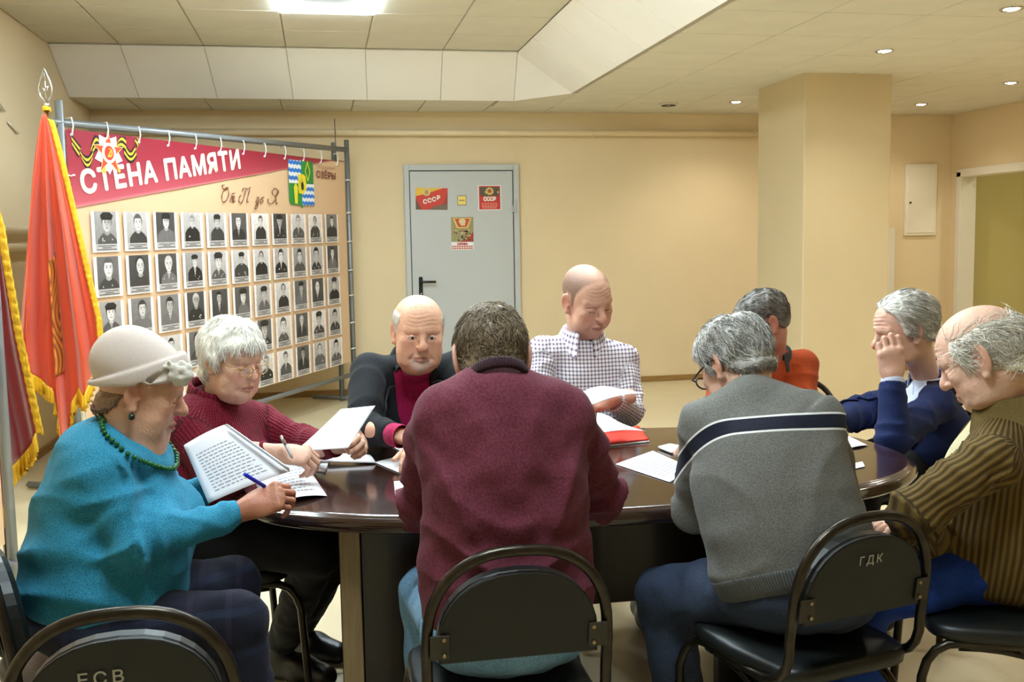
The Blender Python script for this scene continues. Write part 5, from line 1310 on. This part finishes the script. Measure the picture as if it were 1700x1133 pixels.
def band8(v, P, arm, q):
    return q[:, 2]-.120+.15*q[:, 0]+3.6*np.maximum(0, -q[:, 0]-.06)**2
grey = person('man in a grey jumper with a dark stripe across the back, seen from behind', dict(
    hc=(1221, 602, 2.40), hf=down(D(-24), D(34)), nb=(1243, 652, 2.30), shL=(1168, 704, 2.28), shR=(1360, 692, 2.20), elL=(1150, 850, 2.38), elR=(1400, 850, 2.40),
    wrL=W(1.02, 2.62, .765), wrR=W(1.14, 2.70, .765), che=(1278, 795, 2.19), bel=(1305, 895, 2.15), pel=W(1.075, 2.13, .585), knL=(1105, 990, 2.42), knR=W(1.22, 2.52, .52), anL=W(.88, 2.36, .10), anR=W(1.18, 2.50, .10),
    size=dict(hip=(.185, .14), bel=(.180, .135), che=(.188, .13)), arm=(.058, .052, .042), leg=(.092, .076, .060), hem=.0, hemband=('grey_ribbing', .045), seed=2.3, blend=.008, fold=.006, band=band8,
    head=dict(skin=(218, 176, 152), scale=1.0, ear=1.05, hair=dict(line='short', thick=.010, n=5200, len=.030, cols=[(166, 162, 154), (200, 198, 192), (124, 118, 108), (222, 220, 214)], comb=sidedown, lift=.3, curl=.3, r=.0009, thin=lambda q: sstep(q[:, 2], -.062, -.045)*(1-.75*np.exp(-((q[:, 0])**2+(q[:, 1]+.04)**2+(q[:, 2]-.115)**2)/.0016))))),
    ('jumper', 'grey_melange'), 'blue_jeans')
glasses(grey, 'dark_frame', fr=.0022)

teal = person('woman in a teal jumper and beige felt hat, reading at the left', dict(
    hc=(233, 650, 2.42), hf=down(D(87), D(16)), nb=(203, 716, 2.42), shR=(172, 792, 2.31), shL=(236, 786, 2.56), elR=(222, 905, 2.26), elL=(295, 850, 2.66),
    wrR=(398, 850, 2.36), wrL=(352, 800, 2.64), che=(182, 825, 2.43), bel=(180, 920, 2.42), pel=W(-.53, 2.41, .57), knR=(392, 1030, 2.33), knL=W(-.25, 2.62, .53), anR=W(-.17, 2.30, .10), anL=W(-.25, 2.60, .10),
    size=dict(hip=(.19, .175), bel=(.185, .175), che=(.18, .150), bust=.085), arm=(.062, .056, .034), hem=-.005, seed=3.1, blend=.012, fold=.009, hand=(168, 112, 84), neckr=.066, cshift=(0, -.035, -.03), scoop=((0, .065, .035), (.085, .085, .060)),
    hR=dict(dir=(.9, .12, .30), back=(-.25, -.75, .6), curl='pen', thumb='close', scale=.95), hL=dict(curl='hold'),
    head=dict(skin=(212, 166, 138), scale=.95, fat=1.15, jowl=1, dbl=1, bib=1, neck=.060, brow=(110, 80, 66), fold=1.3, lip=(176, 96, 92), hair=dict(line='short', thick=.005, n=1400, len=.022, cols=[(120, 84, 62), (150, 112, 86), (170, 140, 116)], comb=sidedown, thin=lambda q: (1-sstep(q[:, 2]-.014-.28*q[:, 1], -.02, -.004))*(1-.9*sstep(q[:, 1], -.012, .004))))),
    ('jumper', 'teal_melange'), 'dark_plaid')

white = person('white-haired woman with gold spectacles in a burgundy knitted jumper, writing', dict(
    hc=(386, 598, 3.0), hf=down(D(136), D(13)), nb=(352, 664, 3.06), shR=(305, 712, 2.94), shL=(425, 700, 3.20), elR=(372, 800, 2.84), elL=(497, 735, 3.14),
    wrR=(450, 752, 2.80), wrL=(560, 740, 2.98), che=(350, 765, 3.06), bel=(345, 830, 3.06), pel=W(-.34, 3.07, .57), knR=(528, 915, 2.86), knL=W(.06, 3.06, .53), anR=W(-.16, 3.22, .13), anL=W(-.12, 3.40, .10),
    size=dict(hip=(.18, .16), bel=(.18, .16), che=(.18, .14), bust=.075), arm=(.062, .054, .038), seed=4.2, fold=.006, neckr=.062,
    hR=dict(dir=(.95, -.1, -.12), back=(-.1, -.5, .85), curl='pen', thumb='close', scale=.95), hL=dict(dir=(.72, -.62, .25), back=(.62, .55, .5), curl='grip', thumb='wrap', scale=.95),
    head=dict(skin=(216, 174, 150), scale=.91, fat=1.1, old=1.8, jowl=1, dbl=1, fold=1.4, brow=(200, 186, 170), lip=(186, 120, 108), hair=dict(line='woman2', thick=.017, top=1.15, clump=38, base=1.0, n=3200, len=.036, cols=[(255, 250, 238), (248, 242, 230), (255, 253, 244), (230, 226, 216)], comb=lambda q: np.stack([q[:, 0]*10, q[:, 1]*6+.1, -.9+0*q[:, 0]], 1).astype(f32), lift=.2, lift2=.08, curl=.25, r=.0012))),
    ('jumper', 'burgundy_knit'), 'black_cloth')
collar_band(white, 'collar', 'burgundy_knit', r=.062, h0=-.015, h1=.028, th=.010)
glasses(white, 'gold_wire', fr=.0013, yo=.004)

bald = person('bald man with a grey goatee in a black jacket looking towards the viewer', dict(
    hc=(694, 551, 3.34), hf=(.06, -1, -.16), hup=(.05, 0, 1), nb=(690, 610, 3.46), shR=(613, 616, 3.46), shL=(764, 610, 3.46), elR=(603, 712, 3.24), elL=(775, 712, 3.28),
    wrR=(652, 722, 3.10), wrL=(712, 728, 3.06), che=(688, 690, 3.54), bel=(688, 760, 3.63), pel=W(.35, 3.68, .57), knR=W(.22, 3.26, .51), knL=W(.48, 3.26, .51), anR=W(.22, 3.30, .10), anL=W(.48, 3.30, .10),
    size=dict(hip=(.185, .15), bel=(.185, .16), che=(.190, .14)), arm=(.064, .058, .044), seed=5.5, fold=.005, vcut=(-.12, .22), lapel=.065, cuff=.0, neckr=.068,
    hR=dict(dir=(.75, -.6, -.1)), hL=dict(dir=(-.4, -.8, -.1)),
    head=dict(skin=(230, 180, 150), scale=1.02, cw=1.08, fat=1.2, jaw=1.08, face=1.10, old=.9, jowl=1, dbl=1, nose=1.15, eyes='open', fold=1.4, brow=(178, 150, 128), browk=.55, beard=(206, 196, 186), neck=.062, flush=1.1, lip=(190, 118, 106),
              hair=dict(line='ring', cw=1.08, thick=.003, n=1400, len=.014, cols=[(226, 218, 208), (206, 196, 186)], comb=sidedown, r=.0008))),
    ('jacket', 'black_wool'), 'black_cloth', ('jumper', 'fuchsia_knit'))
collar_fold(bald, 'jacket_collar', 'black_wool', r=.072, h=.030, drop=.050, flare=.030, point=.02, gap=.9, oy=-.014)
collar_band(bald, 'jumper_collar', 'fuchsia_knit', r=.066, h0=-.02, h1=.010, th=.006)
for s in 'RL': cuff_ring(bald, s, 'jumper_cuff', 'fuchsia_knit', r=.037, l=.05)

def soft_cap(q):
    y, z = hairline('receding'); k = np.interp(q[:, 1], y, z); ear = np.exp(-((np.abs(q[:, 0])-.082)/.006)**2)
    return sstep(q[:, 2], k-.014, k+.016)*(1-.85*np.exp(-(q[:, 0]**2/.0022+(q[:, 2]-.115)**2/.0035)))*(np.abs(q[:, 0]) < .0775)
check = person('balding man in a checked shirt standing out against the wall, reading a sheet', dict(
    hc=(974, 498, 3.70), hf=(.36, -1, -.42), hup=(-.10, 0, 1), nb=(966, 566, 3.76), shR=(902, 583, 3.76), shL=(1036, 596, 3.73), elR=(893, 690, 3.64), elL=(1047, 682, 3.64),
    wrR=(950, 690, 3.48), wrL=(1018, 664, 3.48), che=(970, 648, 3.77), bel=(974, 715, 3.78), pel=W(.985, 3.80, .60), knR=W(.86, 3.36, .52), knL=W(1.12, 3.36, .52), anR=W(.86, 3.42, .1), anL=W(1.12, 3.42, .1),
    size=dict(hip=(.180, .14), bel=(.178, .14), che=(.192, .13)), arm=(.058, .052, .042), seed=6.1, fold=.005, neckr=.062, planar=True,
    hL=dict(dir=(-.85, -.35, -.05), back=(.2, -.55, .8), curl='hold', thumb='close'), hR=dict(dir=(.7, -.4, -.1), curl='hold'),
    head=dict(skin=(216, 170, 146), scale=1.10, fat=1.08, jaw=1.05, nose=1.1, brow=(120, 96, 78), browk=.8, stubble=(150, 124, 110), flush=.9,
              scalpcol=(66, 57, 51), scalp=lambda q: soft_cap(q))),
    ('shirt', 'checked_cotton'), 'grey_cloth')
check['collar_up'] = .034; collar_fold(check, 'shirt_collar', 'checked_cotton', r=.062, h=.030, drop=.046, flare=.036, point=.038, gap=.34, oy=.006, th=.006)

orange = person('grey-haired man in an orange jumper half hidden behind another head', dict(
    hc=(1266, 535, 3.66), hf=down(D(-88), D(24)), nb=(1282, 598, 3.72), shR=(1200, 628, 3.72), shL=(1332, 606, 3.68), elR=(1185, 720, 3.6), elL=(1335, 700, 3.56),
    wrR=W(1.42, 3.34, .765), wrL=W(1.50, 3.34, .765), che=(1268, 690, 3.74), bel=(1272, 760, 3.76), pel=W(1.72, 3.79, .58), knR=W(1.45, 3.42, .52), knL=W(1.72, 3.36, .52), anR=W(1.45, 3.48, .1), anL=W(1.72, 3.42, .1),
    size=dict(hip=(.18, .14), bel=(.178, .14), che=(.188, .13)), seed=7.7, fold=.005,
    head=dict(skin=(196, 138, 112), scale=1.02, brow=(90, 80, 70), hair=dict(line='short', thick=.008, n=4200, len=.018, cols=[(86, 80, 72), (112, 106, 96), (60, 54, 48), (140, 134, 126)], comb=back, lift=.25, curl=.25, r=.0010, thin=lambda q: sstep(q[:, 2], -.050, -.030)))),
    ('jumper', 'orange_fleece'), 'grey_cloth')
collar_fold(orange, 'collar', 'dark_collar', r=.062, h=.036, drop=.045, flare=.024, point=.02, gap=.35)

navy = person('grey-haired man in a navy jacket resting his cheek on his fist', dict(
    hc=(1500, 545, 3.26), hf=down(D(-80), D(18)), hup=(-.05, -.08, 1), nb=(1548, 632, 3.32), shL=(1556, 672, 3.16), shR=(1500, 662, 3.50), elL=(1482, 728, 3.02), elR=(1422, 690, 3.46),
    wrL=(1482, 636, 3.08), wrR=(1345, 716, 3.30), che=(1548, 735, 3.34), bel=(1560, 800, 3.36), pel=W(2.20, 3.38, .58), knL=W(1.80, 3.14, .52), knR=W(1.85, 3.45, .52), anL=W(1.88, 3.16, .1), anR=W(1.92, 3.44, .1),
    size=dict(hip=(.185, .15), bel=(.185, .155), che=(.190, .145)), arm=(.064, .058, .044), seed=8.4, fold=.006, vcut=(-.12, .40), vmax=.066, lapel=.065, neckr=.066,
    hL=dict(dir=(-.08, .05, 1), back=(-.25, -1, .0), curl='cheek', thumb='wrap', scale=1.12), hR=dict(dir=(-.8, -.4, -.1)),
    head=dict(skin=(220, 176, 154), scale=1.04, old=1.8, jowl=1, fold=1.4, nose=1.12, brow=(150, 140, 130), ear=1.12, flush=1.3,
              hair=dict(line='receding', thick=.013, n=5200, len=.050, cols=[(218, 214, 204), (194, 190, 180), (238, 234, 226), (166, 162, 154)], comb=back, lift=.2, lift2=.05, curl=.22, r=.0011, thin=lambda q: 1-.7*np.exp(-(q[:, 0]**2/.0012+(q[:, 2]-.12)**2/.002+(q[:, 1]-.05)**2/.004))))),
    ('jacket', 'navy_wool'), 'black_cloth', ('shirt', 'pale_shirt'))
collar_fold(navy, 'shirt_collar', 'pale_shirt', r=.066, h=.030, drop=.042, flare=.022, point=.035, gap=.40)
collar_fold(navy, 'jacket_collar', 'maroon_wool', r=.076, h=.030, drop=.045, flare=.035, point=.02, gap=.95, oy=-.016)
cuff_ring(navy, 'L', 'shirt_cuff', 'pale_shirt', r=.038, l=.016)

olive = person('balding man with wispy white hair in an olive ribbed cardigan at the right edge', dict(
    hc=(1630, 592, 2.28), hf=down(D(-46), D(30)), nb=(1672, 690, 2.27), shL=(1648, 765, 2.12), shR=(1640, 740, 2.46), elL=(1515, 855, 2.14), elR=(1600, 870, 2.52),
    wrL=(1570, 935, 2.36), wrR=W(1.54, 2.42, .62), che=(1660, 815, 2.28), bel=(1662, 920, 2.28), pel=W(1.68, 2.28, .57), leg=(.080, .062, .052), knL=W(1.28, 2.22, .49), knR=W(1.33, 2.50, .49), anL=W(1.34, 2.26, .10), anR=W(1.38, 2.50, .10),
    size=dict(hip=(.19, .195), bel=(.195, .20), che=(.192, .158)), arm=(.068, .060, .046), seed=9.2, fold=.008, hem=-.085, vcut=(-.14, .30), vmax=.075, neckr=.068,
    head=dict(skin=(228, 186, 162), scale=1.06, old=1.8, jowl=1, fold=1.5, ear=1.25, brow=(220, 210, 200), flush=1.0,
              hair=dict(line='ring', thick=.0015, base=1.0, clump=40, n=2000, len=.060, cols=[(255, 248, 234), (246, 238, 224), (255, 252, 242), (226, 218, 206)], comb=back, lift=.35, lift2=.2, curl=.7, r=.0012))),
    ('cardigan', 'olive_rib'), 'bright_jeans', ('polo_shirt', 'cream_knit'))
collar_fold(olive, 'cardigan_collar', 'olive_plain', r=.074, h=.050, drop=.060, flare=.034, point=.02, gap=.7, th=.008)
# ------------------------------------------------------------------ things worn
# felt hat with a turned-up brim and a pale flower
P = teal
def hat_f(q):
    lowp = (q[:, 2]-(.024+.30*q[:, 1])); topp = (q[:, 2]-(.074+.60*q[:, 1]))
    dome = ell(q, (0, -.020, .058), (.087, .108, .083)); dome = smin(dome, ell(q, (0, -.045, .075), (.070, .075, .075)), .03)
    dome = smax(dome, -lowp-.0, .006)
    band = smax(ell(q, (0, -.012, .040), (.0985, .1185, .125)), -lowp+.002, .008); band = smax(band, topp, .010)
    band = smax(band, -ell(q, (0, -.012, .040), (.086, .104, .112)), .004)
    for y, z in ((.055, .055), (.030, .043), (.075, .07)):
        band = smax(band, -rc(q, (.0885, y-.03, z-.012), (.0835, y+.012, z+.022), .004, .002), .010)
    d = smin(dome, band, .004)
    return smax(d, -ell(q, (0, -.012, .034), (.080, .1, .082)), .003)
v_, q_ = surf(hat_f, (-.12, -.15, -.04), (.12, .13, .17), .003)
hat = link('felt_hat', npmesh('felt_hat', v_*P['hs'] @ P['Rh'].T+P['hc'], q_), 'felt', P['t'])
fc = V(.074, .086, .074)
def flower(q):
    d = sph(q, fc, .010); r_ = random.Random(4)
    for i in range(7):
        a = 2*PI*i/7; c = fc+V(.004+.004*math.cos(a*2), .018*math.cos(a)-.001, .020*math.sin(a)); d = smin(d, ell(q, c, (.009, .012, .013)), .003)
        c = fc+V(.011, .010*math.cos(a+.4), .011*math.sin(a+.4)); d = smin(d, ell(q, c, (.006, .008, .009)), .002)
    for i in range(3): d = smin(d, rc(q, fc+V(0, -.01-.012*i, .008*i), fc+V(.008, -.034-.008*i, .022-.014*i), .006, .004), .004)
    return d
v_, q_ = surf(flower, fc-.06, fc+.06, .0024)
link('flower', npmesh('flower', v_*P['hs'] @ P['Rh'].T+P['hc'], q_), 'felt_pale', hat)
# bead necklace and earring
Nf = neck_frame(P); nk = None
pts = []
for i in range(58):
    a = 2*PI*i/58; fwd_ = .5+.5*math.cos(a); zz = .034-.085*fwd_**1.3; dr_ = unit(V(math.sin(a), math.cos(a)*1.0, 0)); r_s = np.linspace(.03, .19, 60)
    Q = np.array([P['nb']+Nf@(dr_*r+V(0, .022*fwd_, zz)) for r in r_s], f32); fld = np.minimum(top_field(Q, P), rc(Q, P['hc']-P['Rh'][:, 2]*.05, P['nb']-P['R'][:, 2]*.03, .060, .052))
    fld = np.minimum(fld, rc(Q, P['nb'], P['nb']+P['R']@V(0, .045, -.045), .058, .056))
    k = np.where(fld < .005)[0]; pts.append(Q[min(len(Q)-1, k[-1]+1)] if len(k) else Q[20])
nk = bpy.data.objects.new('necklace', None); COL.objects.link(nk); nk.parent = P['t']; nk.matrix_parent_inverse = P['t'].matrix_basis.inverted()
bead = MB().lathe([(.006*math.sin(a), .006*math.cos(a)) for a in np.linspace(PI-.05, .05, 8)], 10).mesh('bead'); bead.materials.append(MATS['green_bead'])
for p in pts:
    o = bpy.data.objects.new('bead', bead); COL.objects.link(o); o.parent = nk; o.location = p
mb = MB().lathe([(.0075*math.sin(a), .0075*math.cos(a)) for a in np.linspace(PI-.05, .05, 10)], 12, hp(P, .083, .001, -.050)); mb.tube([hp(P, .080, 0, -.036), hp(P, .082, .001, -.046)], .0015, 5)
mb.build('earring', 'dark_bead', P['t'])

# ------------------------------------------------------------------ papers on and above the table
def tab(x, y, dz=.0022):
    z = TZ+dz; d = _rt*(x-850)/FPX-_up*(y-566.5)/FPX+_fw; return d*((z-CAM_Z)/d[2])+V(0, 0, CAM_Z)
def sheet_of(name, label, cor, bend=0., rows=None, material='paper', th=.0012, twist=0., cat='paper', nu=12, group='papers on the table', bdir=(0, 0, 1), edge=0.):
    c = [V(*p) for p in cor]; t = None
    def pt(u, v):
        p = (1-u)*(1-v)*c[0]+u*(1-v)*c[1]+u*v*c[2]+(1-u)*v*c[3]
        return p+V(*bdir)*(bend*4*u*(1-u)+twist*(u*v)**2+edge*v**3)
    G = np.array([[pt(i/nu, j/nu) for i in range(nu+1)] for j in range(nu+1)]); du = np.gradient(G, axis=1); dv = np.gradient(G, axis=0); N = np.cross(du, dv); N /= np.maximum(1e-9, np.linalg.norm(N, axis=2, keepdims=True))
    if N.mean((0, 1))[2] < 0: N = -N
    A, B = (G+N*th/2).reshape(-1, 3), (G-N*th/2).reshape(-1, 3); n = len(A)
    F = [(j*(nu+1)+i, j*(nu+1)+i+1, (j+1)*(nu+1)+i+1, (j+1)*(nu+1)+i) for j in range(nu) for i in range(nu)]
    rim = list(range(nu+1))+[j*(nu+1)+nu for j in range(1, nu+1)]+[nu*(nu+1)+i for i in range(nu-1, -1, -1)]+[j*(nu+1) for j in range(nu-1, 0, -1)]
    mb = MB().add(np.r_[A, B], F+[tuple(i+n for i in f[::-1]) for f in F]+[(rim[i], rim[i]+n, rim[(i+1) % len(rim)]+n, rim[(i+1) % len(rim)]) for i in range(len(rim))], True)
    base = (c[0]+c[1]+c[2]+c[3])/4
    t = thing(name, label, cat, tuple(base), group=group); sh = mb.build('sheet', material, t)
    if rows:
        mb = MB(); r_ = random.Random(len(label)); (u0, u1, v0, v1, k) = rows; sides = (1, -1)
        for j in range(k):
            v = v0+(v1-v0)*(j+.5)/k; u = u0
            end = u1-(r_.random()*.25*(u1-u0) if r_.random() < .3 else 0)
            while u < end:
                w_ = min(r_.uniform(.03, .08), end-u); hh = (v1-v0)/k*.17
                for sd in sides:
                    P4 = [pt(a, b)+unit(np.cross(c[1]-c[0], c[3]-c[0]))*(th/2+.0006)*sd for a, b in ((u, v-hh), (u+w_, v-hh), (u+w_, v+hh), (u, v+hh))]
                    mb.add(P4, [(0, 1, 2, 3)])
                u += w_+.018
        mb.build('print', 'ink', t)
    return t
sheet_of('paper_sheet', 'large typed sheet held up by the woman in the hat', (at(305, 740, 2.58), at(372, 706, 2.60), at(482, 783, 2.50), at(346, 836, 2.47)), .012, (.12, .8, .22, .9, 13), bdir=(.3, -.5, .5), group='sheets being read')
sheet_of('paper_sheet', 'curled top page hanging over the sheet read by the woman in the hat', (at(372, 706, 2.595), at(380, 708, 2.57), at(476, 776, 2.47), at(481, 784, 2.495)), .008, bdir=(.3, -.5, .5), group='sheets being read')
sheet_of('paper_sheet', 'white sheet lying on the table under the hand with the blue pen', (tab(420, 792), tab(503, 764), tab(543, 824), tab(440, 843)), .012, (.35, .85, .25, .9, 8))
sheet_of('paper_sheet', 'sheet held up by the white-haired woman, seen from behind', (at(490, 750, 2.86), at(566, 680, 2.98), at(623, 674, 2.93), at(578, 744, 2.84)), -.02, None, bdir=(.2, -.6, .4), group='sheets being read')
sheet_of('paper_sheet', 'long curved sheet lying below the white-haired woman\'s hand', (tab(488, 766, .016), tab(505, 750, .020), tab(606, 757, .016), tab(624, 769, .004)), .012, None)
sheet_of('paper_stack', 'bluish stack of pages with rounded edge under the curved sheet', (tab(490, 775, .004), tab(500, 757, .004), tab(548, 762, .004), tab(540, 784, .004)), 0, None, th=.007, group=None)
sheet_of('paper_sheet', 'white corner of a sheet beside the burgundy jumper\'s left sleeve', (tab(622, 768), tab(664, 757), tab(700, 775), tab(672, 789)), 0., None)
sheet_of('paper_sheet', 'slip of white paper by the fuchsia cuff', (tab(651, 742), tab(668, 738), tab(685, 744), tab(666, 750)), 0., None)
sheet_of('paper_sheet', 'thin white slip against the burgundy sleeve near the table edge', (tab(654, 800), tab(700, 796), tab(700, 822), tab(656, 820)), 0., None)
sheet_of('paper_sheet', 'sheet held by the man in the checked shirt', (at(944, 666, 3.38), at(1003, 641, 3.44), at(1072, 654, 3.40), at(986, 672, 3.34)), .012, None, group='sheets being read')
sheet_of('folder', 'red folder lying on the table before the man in the checked shirt', (tab(975, 722, .010), tab(1060, 708, .010), tab(1077, 730, .010), tab(985, 740, .010)), 0, None, 'red_folder', .004, cat='folder', group=None)
sheet_of('paper_stack', 'white pages beneath the red folder', (tab(975, 726, .003), tab(1060, 711, .003), tab(1078, 734, .003), tab(985, 743, .003)), 0, None, th=.006, group=None)
sheet_of('paper_sheet', 'open white page curling up from the red folder', (at(985, 722, 3.02), at(1072, 716, 3.08), at(1030, 705, 3.22), at(992, 686, 3.22)), .008, None)
sheet_of('paper_sheet', 'typed sheet lying between the burgundy and the grey jumpers', (tab(1022, 771), tab(1084, 749), tab(1150, 778), tab(1112, 801)), 0., (.1, .9, .15, .85, 9))
sheet_of('paper_sheet', 'small folded sheet left of the grey jumper\'s shoulder', (tab(1092, 743, .006), tab(1112, 738, .006), tab(1150, 745, .006), tab(1115, 752, .006)), 0., None, th=.006)
sheet_of('paper_sheet', 'white sheet on the table in front of the navy jacket', (tab(1395, 728), tab(1412, 726), tab(1441, 740), tab(1405, 747)), 0.004, None)
sheet_of('paper_sheet', 'small white slip at the right end of the table', (tab(1415, 770), tab(1432, 767), tab(1436, 775), tab(1418, 779)), 0., None)

def pen(a, b, label, body, cap, frac=.42):
    a, b = V(*a), V(*b); d = b-a; t = thing('pen', label, 'pen', tuple(a))
    MB().tube([a, a+d*.03, a+d*frac], [.0035, .0046, .0046], 8).build('cap', cap, t)
    MB().tube([a+d*frac*.95, a+d*.90, a+d*.97, b], [.0038, .0038, .0018, .0006], 8).build('barrel', body, t)
mat('pen_blue', (24, 40, 190), .25); mat('pen_clear', (150, 150, 156), .2)
pen(at(405, 787, 2.36), at(486, 837, 2.415), 'blue capped ballpoint in the hand of the woman in the hat', 'pen_clear', 'pen_blue')
pen(at(466, 724, 2.76), at(486, 762, 2.72), 'silver pen in the hand of the white-haired woman', 'pen_clear', 'chrome')
